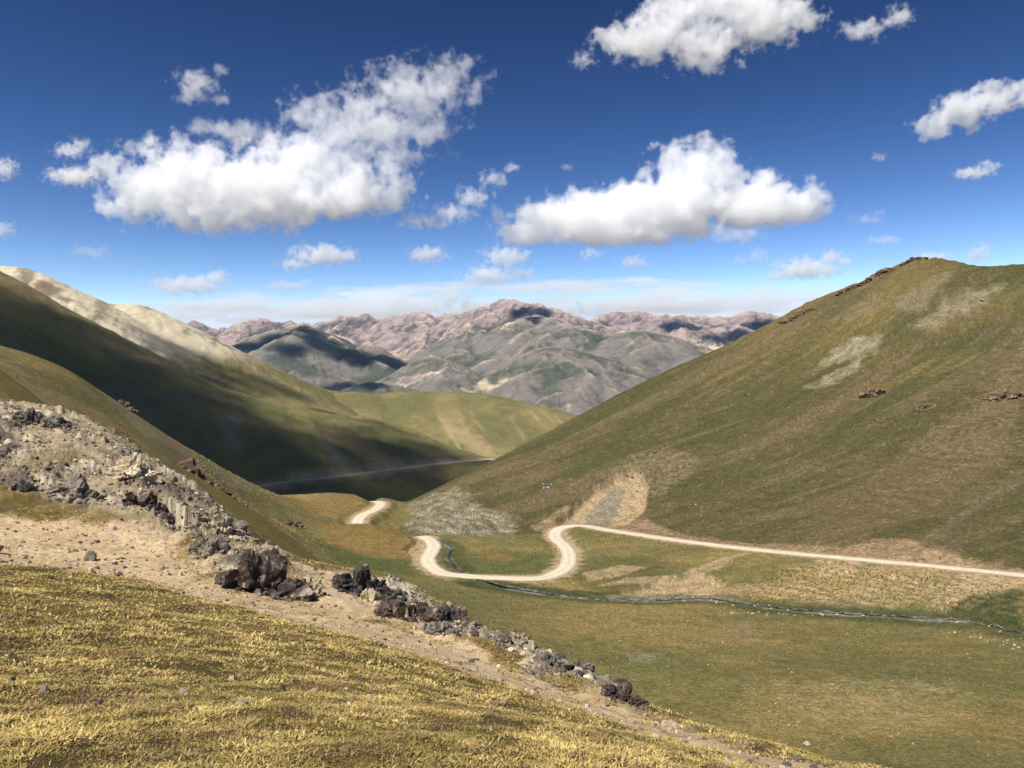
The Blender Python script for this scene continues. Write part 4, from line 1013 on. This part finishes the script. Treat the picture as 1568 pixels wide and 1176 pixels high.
for v, z_ in zip(Vs, zz): v[:, 2] += z_ + .01
o = link('rubble', mesh_np('rubble', np.concatenate(Vs), np.concatenate(Fs), np.clip(np.concatenate(Cs), 0, .8), False), ground_mat('rubble_stone', 6, 30, .2, .25, .5, .02))
o['kind'] = 'stuff'; label(o, 'loose pale and grey rubble covering the rocky bank and sand', 'rubble')
del Vs, Fs, Cs

# tussocks of the valley floor and the big hill, too many to count
rt = np.random.default_rng(23)
NT = 90000
tr_ = 85 * (470 / 85) ** (rt.random(NT) ** 1.15); ta = np.radians(rt.uniform(-22, 37, NT))
tx, ty = tr_ * np.sin(ta), tr_ * np.cos(ta)
EX = np.array(inside(ground_poly('vb', [(1190, 872), (1290, 864), (1568, 896), (1568, 960), (1440, 942), (1300, 928), (1120, 916)]), 7000, rt))
tx = np.concatenate([tx, EX[:, 0]]); ty = np.concatenate([ty, EX[:, 1]]); tr_ = np.hypot(tx, ty); NT = len(tx)
own_ = grid_at(GI, tx, ty); cv = grid_at(ALB, tx, ty)
dr, _ = poly_dist(tx, ty, ROAD); ds, _ = poly_dist(tx, ty, STREAM)
ok = ((own_ == 1) | (own_ == 2)) & (dr > 4.2) & (ds > 1.5) & (rt.random(NT) < .35 + .65 * sstep(-.15, .25, fbm(tx / 18, ty / 12, 4, .6, seed=64))) & (poly_sd(tx, ty, SLIP) < 0) & (poly_sd(tx, ty, GREYCLIFF) < -1)
tx, ty, cv, tr_ = tx[ok], ty[ok], cv[ok], tr_[ok]
n = len(tx); tz = land_z(tx, ty)
ang = np.arange(5) * 2 * np.pi / 5
r5 = rt.uniform(.12, .34, n) * np.clip(tr_ / 200, .6, 1.5); h5 = r5 * rt.uniform(.5, 1.0, n); ph = rt.uniform(0, 6.28, n)
TV = np.empty((n, 6, 3), np.float32)
for k_ in range(5):
    rr5 = r5 * rt.uniform(.7, 1.25, n)
    TV[:, k_] = np.stack([tx + rr5 * np.cos(ph + ang[k_]), ty + rr5 * np.sin(ph + ang[k_]), tz - .12], -1)
TV[:, 5] = np.stack([tx + r5 * .3 * rt.normal(0, 1, n), ty + r5 * .3 * rt.normal(0, 1, n), tz + h5], -1)
TF = (np.arange(n)[:, None, None] * 6 + np.array([[k_, (k_ + 1) % 5, 5] for k_ in range(5)])[None]).reshape(-1, 3)
lum_ = cv @ np.array([.25, .6, .15], np.float32)
tc_ = np.where((rt.random(n) < .55)[:, None], np.minimum(cv, S(100, 94, 52)) * .8, np.minimum(cv * 1.25, S(170, 140, 84)))
o = link('tussocks', mesh_np('tussocks', TV.reshape(-1, 3), TF, np.repeat(np.clip(tc_ * rt.uniform(.8, 1.15, n)[:, None], 0, .8), 6, 0), True), ground_mat('tussock_grass', 2, 9, .2, .3, .6, .1))
o['kind'] = 'stuff'; label(o, 'small grass tussocks dotted over the meadow and the large hill', 'grass')

# ------------------------------------------------------------------ short dry turf in front: every blade a bent sliver
rg = np.random.default_rng(5)
NB = 760000
K = 14
r_ = 2.6 * (36 / 2.6) ** rg.random(NB // K); a_ = np.radians(rg.uniform(-39, 39, NB // K))
cx, cy = r_ * np.sin(a_), r_ * np.cos(a_)
bare = fbm(cx / .5, cy / .9, 3, .6, seed=59)
keep = rg.random(len(cx)) < np.clip(grid_at(GRASS, cx, cy) * (1.1 - 1.05 * sstep(-.06, .42, bare)) + .05 * sstep(-.1, .3, fbm(cx / 1.1, cy / 1.1, 3, seed=45)), 0, 1)
cx, cy, r_ = cx[keep], cy[keep], r_[keep]
nc = len(cx)
cx = np.repeat(cx, K); cy = np.repeat(cy, K); rr_ = np.repeat(r_, K)
n = len(cx); big = np.clip(rr_ / 6, .8, 3.2)
ox, oy = rg.normal(0, .045, n) * big, rg.normal(0, .045, n) * big
x0_, y0_ = cx, cy
cx = cx + ox; cy = cy + oy
cz = land_z(cx, cy)
ys = .42
pn = fbm(x0_ / .8, y0_ * ys / .8, 5, .75, seed=50); pb = fbm(x0_ / .5, y0_ * ys / .5, 5, .75, seed=52); pg = fbm(x0_ / .6, y0_ * ys / .6, 5, .75, seed=57)
clump = np.repeat(rg.random(nc), K); chgt = np.repeat(rg.uniform(.55, 1.5, nc), K)
E_ = .84
straw, gold, oliv, grn, brn, dun = S(214, 189, 124, E_), S(180, 156, 92, E_), S(138, 125, 70, E_), S(112, 112, 60, E_), S(112, 88, 70, E_), S(178, 152, 108, E_)
col = mixc(np.broadcast_to(gold, (n, 3)), straw, sstep(.35, .8, clump + .5 * pn))
col = mixc(col, oliv, sstep(.28, -.2, pn + (clump - .5) * .9))
col = mixc(col, grn, sstep(.2, .45, pg + (clump - .5) * .5))
col = mixc(col, brn, sstep(.1, .36, pb + (clump - .5) * .7))
col = mixc(col, dun, (rg.random(n) < .15) * .8)
col = col * rg.uniform(.75, 1.15, n)[:, None] * np.repeat(rg.uniform(.75, 1.2, nc), K)[:, None]
hgt = chgt * rg.uniform(.010, .026, n) * np.clip(.75 + pn, .45, 1.3) * np.clip(rr_ / 9, .9, 1.6)
wid = np.maximum(.0045, rr_ * .00085) * rg.uniform(.7, 1.4, n)
th = np.arctan2(oy, ox) + rg.normal(0, .7, n); ln = rg.uniform(.5, 3.0, n) * hgt
dx, dy = np.cos(th), np.sin(th); ph = th + rg.uniform(.9, 2.2, n); wx, wy = np.cos(ph) * wid, np.sin(ph) * wid
B = np.empty((n, 5, 3), np.float32)
B[:, 0] = np.stack([cx - wx, cy - wy, cz - .01], -1); B[:, 1] = np.stack([cx + wx, cy + wy, cz - .01], -1)
B[:, 2] = np.stack([cx - wx * .8 + dx * ln * .35, cy - wy * .8 + dy * ln * .35, cz + hgt * .6], -1); B[:, 3] = np.stack([cx + wx * .8 + dx * ln * .35, cy + wy * .8 + dy * ln * .35, cz + hgt * .6], -1)
B[:, 4] = np.stack([cx + dx * ln, cy + dy * ln, cz + hgt], -1)
base = (np.arange(n) * 5)[:, None, None]
T = (base + np.array([[0, 1, 3], [0, 3, 2], [2, 3, 4]])[None]).reshape(-1, 3)
mt, nt_, bs = node_mat('dry_grass')
a1 = nt_.nodes.new('ShaderNodeAttribute'); a1.attribute_name = 'cover'
nt_.links.new(a1.outputs['Color'], bs.inputs['Base Color'])
tr = nt_.nodes.new('ShaderNodeBsdfTranslucent'); nt_.links.new(a1.outputs['Color'], tr.inputs['Color'])
ms = nt_.nodes.new('ShaderNodeMixShader'); ms.inputs[0].default_value = .3
nt_.links.new(bs.outputs[0], ms.inputs[1]); nt_.links.new(tr.outputs[0], ms.inputs[2]); nt_.links.new(ms.outputs[0], nt_.nodes['Material Output'].inputs[0])
o = link('dry_grass', mesh_np('dry_grass', B.reshape(-1, 3), T, np.repeat(np.clip(col, 0, .8), 5, 0), False), mt)
o['kind'] = 'stuff'; label(o, 'short dry yellow and olive grass covering the near slope', 'grass')
print('things', round(time.time() - T0, 1), 's', n, 'blades')


# ------------------------------------------------------------------ daylight
SUN_EL, SUN_AZ = math.radians(55), math.atan2(-0.7, -0.71)      # azimuth measured from +Y (ahead) towards +X
SUN = Vector((math.sin(SUN_AZ) * math.cos(SUN_EL), math.cos(SUN_AZ) * math.cos(SUN_EL), math.sin(SUN_EL)))
sd_ = bpy.data.lights.new('sun', 'SUN'); sd_.energy = 5.0; sd_.angle = math.radians(.53); sd_.color = (1, .955, .89)
so = bpy.data.objects.new('sun', sd_); COL.objects.link(so)
so.rotation_euler = (-SUN).to_track_quat('-Z', 'Y').to_euler()
wd = bpy.data.worlds.new('World'); scene.world = wd; wd.use_nodes = True
nt = wd.node_tree; nt.nodes.clear()
wo = nt.nodes.new('ShaderNodeOutputWorld'); bg = nt.nodes.new('ShaderNodeBackground'); sk = nt.nodes.new('ShaderNodeTexSky')
sk.sky_type = 'NISHITA'; sk.sun_disc = False; sk.sun_elevation = SUN_EL; sk.sun_rotation = SUN_AZ
sk.altitude = 3300; sk.air_density = 1.0; sk.dust_density = .3; sk.ozone_density = 2.0
# dry air at 3300 m: each channel of the sky falls off more steeply from the pale horizon to the deep blue overhead
sp_ = nt.nodes.new('ShaderNodeSeparateColor'); cb_ = nt.nodes.new('ShaderNodeCombineColor'); nt.links.new(sk.outputs[0], sp_.inputs[0])
for ch, (pw, kf) in enumerate([(2.95, .185), (2.6, .131), (2.4, .1)]):
    p_ = nt.nodes.new('ShaderNodeMath'); p_.operation = 'POWER'; p_.inputs[1].default_value = pw; nt.links.new(sp_.outputs[ch], p_.inputs[0])
    k_ = nt.nodes.new('ShaderNodeMath'); k_.operation = 'MULTIPLY'; k_.inputs[1].default_value = kf; nt.links.new(p_.outputs[0], k_.inputs[0])
    m_ = nt.nodes.new('ShaderNodeMath'); m_.operation = 'MINIMUM'; m_.inputs[1].default_value = (6.2, 7.0, 8.2)[ch]; nt.links.new(k_.outputs[0], m_.inputs[0])
    nt.links.new(m_.outputs[0], cb_.inputs[ch])
nt.links.new(cb_.outputs[0], bg.inputs[0]); nt.links.new(bg.outputs[0], wo.inputs[0])
bg.inputs[1].default_value = .1
scene.view_settings.view_transform = 'Standard'; scene.view_settings.look = 'None'
scene.view_settings.exposure = 0.5; scene.view_settings.gamma = 1
scene.cycles.max_bounces = 48; scene.cycles.diffuse_bounces = 3; scene.cycles.volume_bounces = 48
scene.cycles.transparent_max_bounces = 8
# ------------------------------------------------------------------ clouds: real volumes of lit vapour
def cloud_mat(name, dens):
    mt = bpy.data.materials.new(name); mt.use_nodes = True; nt = mt.node_tree; nt.nodes.clear()
    out = nt.nodes.new('ShaderNodeOutputMaterial'); pv = nt.nodes.new('ShaderNodeVolumePrincipled')
    pv.inputs['Color'].default_value = (1, 1, 1, 1); pv.inputs['Density'].default_value = dens; pv.inputs['Anisotropy'].default_value = 0.0
    nt.links.new(pv.outputs[0], out.inputs['Volume'])
    return mt
def cloud_tree(blobs, lo, hi, res, nscale, amp, gain, thr, stretch, seed, mat, base=None):
    g = bpy.data.node_groups.new('cloud_shape', 'GeometryNodeTree')
    g.interface.new_socket('Geometry', in_out='INPUT', socket_type='NodeSocketGeometry')
    g.interface.new_socket('Geometry', in_out='OUTPUT', socket_type='NodeSocketGeometry')
    N, L = g.nodes.new, g.links.new
    out = N('NodeGroupOutput'); pos = N('GeometryNodeInputPosition')
    def M(op, a, b=None, c=None):
        n = N('ShaderNodeMath'); n.operation = op
        for k, v in enumerate((a, b, c)):
            if v is None: continue
            if isinstance(v, (int, float)): n.inputs[k].default_value = v
            else: L(v, n.inputs[k])
        return n.outputs[0]
    def VM(op, a, b=None):
        n = N('ShaderNodeVectorMath'); n.operation = op
        for k, v in enumerate((a, b)):
            if v is None: continue
            if isinstance(v, (tuple, list)): n.inputs[k].default_value = v
            else: L(v, n.inputs[k])
        return n
    # swirl the space a little so that no outline stays round
    w = N('ShaderNodeTexNoise'); w.inputs['Scale'].default_value = nscale * .35; w.inputs['Detail'].default_value = 2
    off = VM('ADD', pos.outputs[0], (seed * 311.0, seed * 97.0, 0)); L(off.outputs[0], w.inputs['Vector'])
    wv = VM('SUBTRACT', w.outputs['Color'], (.5, .5, .5)); ws = N('ShaderNodeVectorMath'); ws.operation = 'SCALE'
    L(wv.outputs[0], ws.inputs[0]); ws.inputs['Scale'].default_value = 0.55 / nscale
    p = VM('ADD', pos.outputs[0], ws.outputs[0]).outputs[0]
    f = None
    for (cx, cy, cz, rx, ry, rz) in blobs:
        d = VM('SUBTRACT', p, (cx, cy, cz)); d = VM('DIVIDE', d.outputs[0], (rx, ry, rz)); ln = VM('LENGTH', d.outputs[0]).outputs['Value']
        v = M('SUBTRACT', 1.0, ln)
        f = v if f is None else M('SMOOTH_MAX', f, v, .15)
    if base is not None:
        sp = N('ShaderNodeSeparateXYZ'); L(p, sp.inputs[0])
        f = M('SMOOTH_MIN', f, M('MULTIPLY', M('SUBTRACT', sp.outputs[2], base[0]), 1.0 / base[1]), .1)
    nz = N('ShaderNodeTexNoise'); nz.inputs['Scale'].default_value = nscale; nz.inputs['Detail'].default_value = 6; nz.inputs['Roughness'].default_value = .68
    st = VM('MULTIPLY', off.outputs[0], stretch); L(st.outputs[0], nz.inputs['Vector'])
    nv = M('MULTIPLY', M('SUBTRACT', nz.outputs['Fac'], .5), 2 * amp)
    dn = M('MULTIPLY', M('SUBTRACT', M('ADD', f, nv), thr), gain)
    dn = M('MINIMUM', M('MAXIMUM', dn, 0.0), 1.0)
    inside = M('GREATER_THAN', f, -0.6)
    vc = N('GeometryNodeVolumeCube'); L(M('MULTIPLY', dn, inside), vc.inputs['Density'])
    vc.inputs['Min'].default_value = lo; vc.inputs['Max'].default_value = hi
    for k, s in enumerate('XYZ'): vc.inputs['Resolution ' + s].default_value = res[k]
    sm = N('GeometryNodeSetMaterial'); sm.inputs['Material'].default_value = mat
    L(vc.outputs[0], sm.inputs['Geometry']); L(sm.outputs[0], out.inputs[0])
    return g
def cloud(text, blobs, dens, nfreq=17.0, amp=2.0, gain=4.5, thr=.1, vox=None, base=None, stretch=(1, 1, 1), group='white clouds in the blue sky', depth=.5, seed=0.0):
    """blobs: (photo x, photo y, half width, half height in photo px, distance ahead in m)"""
    B = []
    for (px, py, rx, ry, D) in blobs:
        c = at(px, py, D); B.append((c[0], c[1], c[2], rx * D / F, max(rx, ry) * depth * D / F, ry * D / F))
    return cloud_world(text, B, dens, nfreq, amp, gain, thr, vox or 1.7 * blobs[0][4] / F, base, stretch, group, seed)
def cloud_world(text, B, dens, nfreq, amp, gain, thr, vox, base, stretch, group, seed):
    A = np.array(B); ctr = (A[:, :3] - 0).mean(0)
    lo = (A[:, :3] - A[:, 3:] * 1.35).min(0) - ctr; hi = (A[:, :3] + A[:, 3:] * 1.35).max(0) - ctr
    size = float(np.sort(hi - lo)[1])
    res = [int(min(260, max(12, (hi - lo)[k] / vox))) for k in range(3)]
    big = float(np.max(hi - lo))
    mat = cloud_mat('cloud_vapour', dens)
    Bl = [(b[0] - ctr[0], b[1] - ctr[1], b[2] - ctr[2], b[3], b[4], b[5]) for b in B]
    g = cloud_tree(Bl, tuple(lo), tuple(hi), res, nfreq / big, amp, gain, thr, stretch, seed, mat, base)
    me = bpy.data.volumes.new('cloud'); me.materials.append(mat)
    o = bpy.data.objects.new('cloud', me); COL.objects.link(o); o.location = tuple(map(float, ctr))
    md = o.modifiers.new('vapour', 'NODES'); md.node_group = g
    label(o, text, 'cloud', group)
    return o
D1 = 9300
cloud('largest white cloud, broad with a bumpy bright top in the upper left sky',
      [(290, 280, 120, 58, D1), (225, 300, 65, 40, D1), (400, 288, 130, 60, D1), (520, 290, 105, 42, D1), (350, 322, 110, 30, D1), (470, 310, 110, 28, D1), (590, 305, 48, 20, D1), (185, 324, 40, 12, D1), (440, 255, 70, 40, D1)], .006, seed=1, depth=.45)
cloud('torn translucent cloud trailing up to the right above the largest cloud',
      [(505, 232, 105, 48, D1), (560, 195, 110, 55, D1), (630, 145, 95, 48, D1), (490, 180, 65, 36, D1), (690, 118, 52, 36, D1), (600, 240, 60, 26, D1), (640, 200, 60, 26, D1)], .0032, 15, 2.4, 2.6, .16, seed=50, depth=.4)
cloud('broad flat based white cloud with a domed top right of the middle of the sky', [(1060, 285, 75, 62, 10000), (1000, 322, 110, 42, 10000), (900, 335, 105, 34, 10000), (820, 352, 62, 20, 10000), (1150, 312, 95, 36, 10000), (1225, 317, 50, 24, 10000), (1040, 258, 42, 32, 10000), (1165, 272, 30, 16, 10000), (960, 355, 90, 18, 10000)], .006, amp=1.6, thr=-.02, seed=2)
cloud('ragged white cloud cut by the top edge of the sky', [(1000, 58, 75, 34, 4600), (1080, 62, 62, 46, 4600), (1160, 25, 85, 40, 4600), (945, 62, 42, 20, 4600), (1220, 32, 42, 16, 4600), (1070, 92, 34, 16, 4600), (1040, 20, 62, 30, 4600), (1120, 0, 80, 30, 4600)], .012, thr=.12, seed=3)
SM = 'small clouds scattered over the sky'
cloud('small ragged puff just left of the cloud at the top edge', [(893, 92, 20, 15, 4600)], .012, 7, 2.2, 2.6, 0.23, seed=4, group=SM)
cloud('small torn cloud near the top right corner of the sky', [(1325, 45, 42, 17, 4700), (1378, 25, 28, 20, 4700)], .014, 11, 2.2, 2.6, 0.28, seed=5, group=SM)
cloud('slanting white cloud cut by the right edge of the sky', [(1430, 192, 34, 22, 5900), (1480, 168, 52, 25, 5900), (1530, 150, 48, 22, 5900), (1575, 142, 34, 20, 5900)], .010, 10, seed=6)
cloud('narrow wisp below the slanting cloud at the right edge', [(1490, 265, 32, 9, 7000), (1515, 254, 20, 9, 7000)], .012, 11, 2.0, 2.6, 0.18, seed=7, group=SM)
cloud('small cloud with a pointed right end at the far left of the sky', [(115, 270, 46, 16, 7000), (148, 257, 24, 17, 7000)], .012, 11, 2.1, 2.6, 0.18, seed=8, group=SM)
cloud('small puff just above the pointed small cloud on the left', [(108, 231, 28, 13, 7000), (122, 221, 18, 12, 7000)], .012, 10, 2.1, 2.6, 0.20, seed=9, group=SM)
cloud('small puff cut by the left edge of the sky', [(6, 259, 22, 19, 7000)], .012, 9, 2.1, 2.6, 0.18, seed=10, group=SM)
cloud('torn grey white puff above the left end of the largest cloud', [(300, 130, 36, 28, 5100), (288, 150, 26, 14, 5100), (335, 108, 18, 12, 5100), (340, 150, 18, 14, 5100)], .010, 8, 1.9, 1.8, .2, seed=11, group=SM)
cloud('faint ragged veil between the torn puff and the largest cloud', [(320, 195, 48, 18, 7600), (370, 205, 60, 18, 7600)], .004, 10, 2.0, 1.6, .2, seed=12, group=SM)
cloud('long wisp rising to the right between the two largest clouds', [(648, 340, 40, 12, 9300), (690, 326, 38, 17, 9300), (725, 302, 32, 20, 9300), (755, 274, 26, 16, 9300), (782, 256, 18, 9, 9300)], .006, 16, 2.2, 2.6, 0.23, seed=13, group=SM)
cloud('small white cloud in a clear gap left above the far mountains', [(492, 391, 56, 17, 13800), (452, 405, 28, 10, 13800)], .006, 11, 1.9, 2.6, 0.18, seed=14, group=SM)
cloud('small round white puff right of the cloud in the clear gap', [(655, 389, 33, 14, 13800)], .006, 9, 2.0, 2.6, 0.18, seed=15, group=SM)
cloud('low pale cloud above the pale ridge on the left', [(285, 437, 66, 17, 14500), (332, 426, 30, 13, 14500)], .004, 13, 2.1, 2.6, 0.20, seed=16, group=SM)
cloud('short low wisp right of the pale cloud over the left ridge', [(440, 438, 34, 9, 15000), (468, 431, 16, 6, 15000)], .004, 10, 2.0, 2.6, 0.18, seed=17, group=SM)
cloud('bright small cloud just left of the large hill summit', [(1235, 412, 54, 19, 13800), (1275, 398, 32, 15, 13800), (1196, 422, 32, 9, 13800)], .005, 12, 2.1, 2.6, 0.18, seed=18, group=SM)
cloud('two heaped white puffs just above the highest far peak', [(775, 393, 42, 18, 14000), (745, 422, 44, 16, 14000), (790, 420, 30, 14, 14000)], .005, 12, 2.1, 2.6, 0.18, seed=19, group=SM)
cloud('pale puffs resting over the far crest left of the highest peak', [(690, 455, 44, 20, 18000), (612, 462, 24, 17, 18000), (730, 468, 36, 14, 18000), (650, 470, 30, 12, 18000)], .003, 13, 2.1, 2.6, 0.18, seed=20, group=SM)
cloud('small wisp under the left part of the flat based cloud', [(970, 402, 26, 12, 13800)], .005, 8, 1.8, 2, .15, seed=21, group=SM)
cloud('thin cloud touching the skyline of the large hill at its summit', [(1425, 394, 34, 8, 13800)], .006, 9, 1.9, 2.6, 0.13, seed=22, group=SM)
cloud('small ragged cloud right of the large hill summit', [(1498, 390, 20, 14, 13800), (1508, 380, 12, 10, 13800)], .006, 9, 2.1, 2.6, 0.18, seed=23, group=SM)
cloud('little torn puff right under the middle of the flat based cloud', [(1160, 390, 20, 14, 13800), (1132, 398, 14, 8, 13800)], .004, 9, 1.9, 2, .2, seed=24, group=SM)
cloud('faint puff hanging just under the flat based cloud', [(1130, 358, 44, 15, 11500), (1100, 366, 24, 8, 11500)], .003, 10, 1.8, 2, .15, seed=25, group=SM)
cloud('tiny puff under the left end of the flat based cloud', [(905, 389, 20, 11, 13800)], .005, 9, 2.1, 2.6, 0.18, seed=26, group=SM)
cloud('small cloud at the left edge just above the pale ridge', [(0, 352, 24, 15, 11500)], .006, 9, 2.0, 2.6, 0.18, seed=27, group=SM)
cloud('faint wisp above the skyline on the left', [(140, 386, 34, 11, 12500)], .002, 8, 1.9, 2, .15, seed=28, group=SM)
cloud('faint small wisp in the blue right of the flat based cloud', [(1325, 335, 30, 8, 11000), (1345, 326, 16, 6, 11000)], .0025, 8, 2.0, 2, .2, seed=29, group=SM)
cloud('thin pale streak left above the large hill summit', [(1355, 368, 30, 7, 13500)], .003, 7, 1.8, 2, .1, seed=30, group=SM)
cloud('tiny lone puff high in the blue above the flat based cloud', [(868, 256, 11, 6, 8000)], .006, 8, 2.1, 2.6, 0.18, seed=31, group=SM)
cloud('tiny puff in the blue left of the narrow right hand wisp', [(1346, 241, 13, 7, 7500)], .007, 8, 2.1, 2.6, 0.18, seed=32, group=SM)
cloud('low bright puff inside the pale band over the left mountains', [(325, 479, 34, 10, 20000)], .003, 10, 2.1, 2.6, 0.18, seed=33, group=SM)
ST = 'pale streaks of high cloud above the far mountains'
cloud('long pale veil of high cloud over the left half of the far mountains', [(480, 472, 260, 24, 30000), (620, 468, 200, 24, 30000), (330, 470, 120, 18, 30000)], .0012, 24, 2.3, 1.6, .12, vox=55, stretch=(.22, .5, 1.4), depth=.3, seed=34, group=ST)
cloud('long pale veil of high cloud over the right half of the far mountains', [(1020, 464, 210, 22, 30000), (1180, 455, 110, 18, 30000), (880, 470, 140, 20, 30000)], .0013, 24, 2.3, 1.6, .12, vox=55, stretch=(.22, .5, 1.4), depth=.3, seed=35, group=ST)
cloud('thin upper streak of high cloud above the highest far peak', [(850, 437, 190, 8, 30000), (980, 433, 160, 7, 30000), (700, 442, 150, 7, 30000)], .0013, 24, 2.3, 1.6, .12, vox=55, stretch=(.2, .5, 1.6), depth=.3, seed=36, group=ST)

# clouds drifting between the sun and the left-hand mountain and the far range, above and beside the view: they shade them
def far_land(x, y): return land(np.asarray(x, float), np.asarray(y, float))[0]
RANGE['far'] = (far_land, 3600, 9200)
def shading_cloud(text, pts, t, dens, flat, vox, amp, gain, thr, nfreq, seed):
    B = []
    for (layer, px, py, rad) in pts:
        f, a, b = RANGE[layer]; X, Y = cast(px, py, f, a, b); Z = float(f(np.array([X]), np.array([Y]))[0])
        B.append((X + SUN.x * t, Y + SUN.y * t, Z + SUN.z * t, rad, rad, rad * flat))
    zc = np.mean([b[2] for b in B])
    B = [(b[0] + SUN.x * (zc - b[2]) / SUN.z * .7, b[1] + SUN.y * (zc - b[2]) / SUN.z * .7, b[2] + (zc - b[2]) * .7, b[3], b[4], b[5]) for b in B]
    return cloud_world(text, B, dens, nfreq, amp, gain, thr, vox, None, (1, 1, 1), 'clouds overhead that shade the mountains', seed)
shading_cloud('large cloud overhead outside the view shading the mountain on the left',
   [('d1', px, py, r) for px, py, r in [(150, 514, 42), (200, 537, 42), (250, 562, 42), (300, 584, 42), (345, 606, 40), (604, 662, 30), (-60, 520, 130), (0, 545, 110), (60, 515, 75), (100, 560, 110), (140, 535, 80), (160, 600, 110), (210, 570, 80), (220, 630, 110), (255, 595, 80), (300, 690, 110), (300, 625, 80), (345, 645, 85), (380, 710, 110), (392, 674, 50), (492, 632, 26), (575, 650, 26), (450, 718, 80), (530, 714, 70), (500, 722, 80),  (590, 700, 90), (572, 690, 40), (650, 705, 75), (690, 706, 50), (640, 685, 45), (560, 745, 90), (620, 750, 80), (660, 738, 70), (470, 745, 90), (720, 706, 40)]]
   + [('d2', px, py, r) for px, py, r in [(270, 535, 55), (300, 560, 60), (330, 580, 60), (345, 610, 60), (375, 590, 40), (405, 585, 34), (440, 598, 30)]], 2600, .032, .55, 13, 1.9, 2.4, .0, 14, 41)
shading_cloud('cloud overhead outside the view shading the left part of the far range', [('far', px, py, r) for px, py, r in [(370, 532, 170), (420, 518, 150), (460, 505, 130), (490, 525, 160), (540, 548, 170), (590, 552, 150), (520, 592, 130), (565, 592, 120), (445, 535, 130)]], 6500, .03, .5, 30, 1.3, 2.4, -.05, 8, 42)
shading_cloud('cloud overhead outside the view shading the highest far peak', [('far', px, py, r) for px, py, r in [(800, 478, 130), (830, 480, 130), (815, 490, 110)]], 6500, .04, .5, 24, 1.2, 2.6, .0, 6, 43)
shading_cloud('cloud overhead outside the view shading the right part of the far range', [('far', px, py, r) for px, py, r in [(1030, 500, 170), (1055, 496, 150), (1130, 512, 200), (1165, 500, 190), (1100, 520, 150)]], 6500, .03, .5, 30, 1.2, 2.6, .0, 6, 44)

# ------------------------------------------------------------------ thin mountain air
hb = bmesh.new(); bmesh.ops.create_cube(hb, size=1.0)
hm = bpy.data.meshes.new('haze'); hb.to_mesh(hm); hb.free()
z_top, z_bot = float(GZ.max()) + 12, float(GZ.min()) - 1
ho = link('haze', hm); ho.scale = (23400, 23400, z_top - z_bot); ho.location = (0, 0, (z_top + z_bot) / 2)
mh = bpy.data.materials.new('thin_air'); mh.use_nodes = True; n_ = mh.node_tree; n_.nodes.clear()
o_ = n_.nodes.new('ShaderNodeOutputMaterial'); v_ = n_.nodes.new('ShaderNodeVolumePrincipled')
v_.inputs['Color'].default_value = (.34, .62, 1, 1); v_.inputs['Density'].default_value = 1.5e-5; v_.inputs['Anisotropy'].default_value = .2
n_.links.new(v_.outputs[0], o_.inputs['Volume']); hm.materials.append(mh)
ho['kind'] = 'stuff'; label(ho, 'faint blue haze of thin mountain air over the valley', 'haze')

print('script done', round(time.time() - T0, 1), 's')
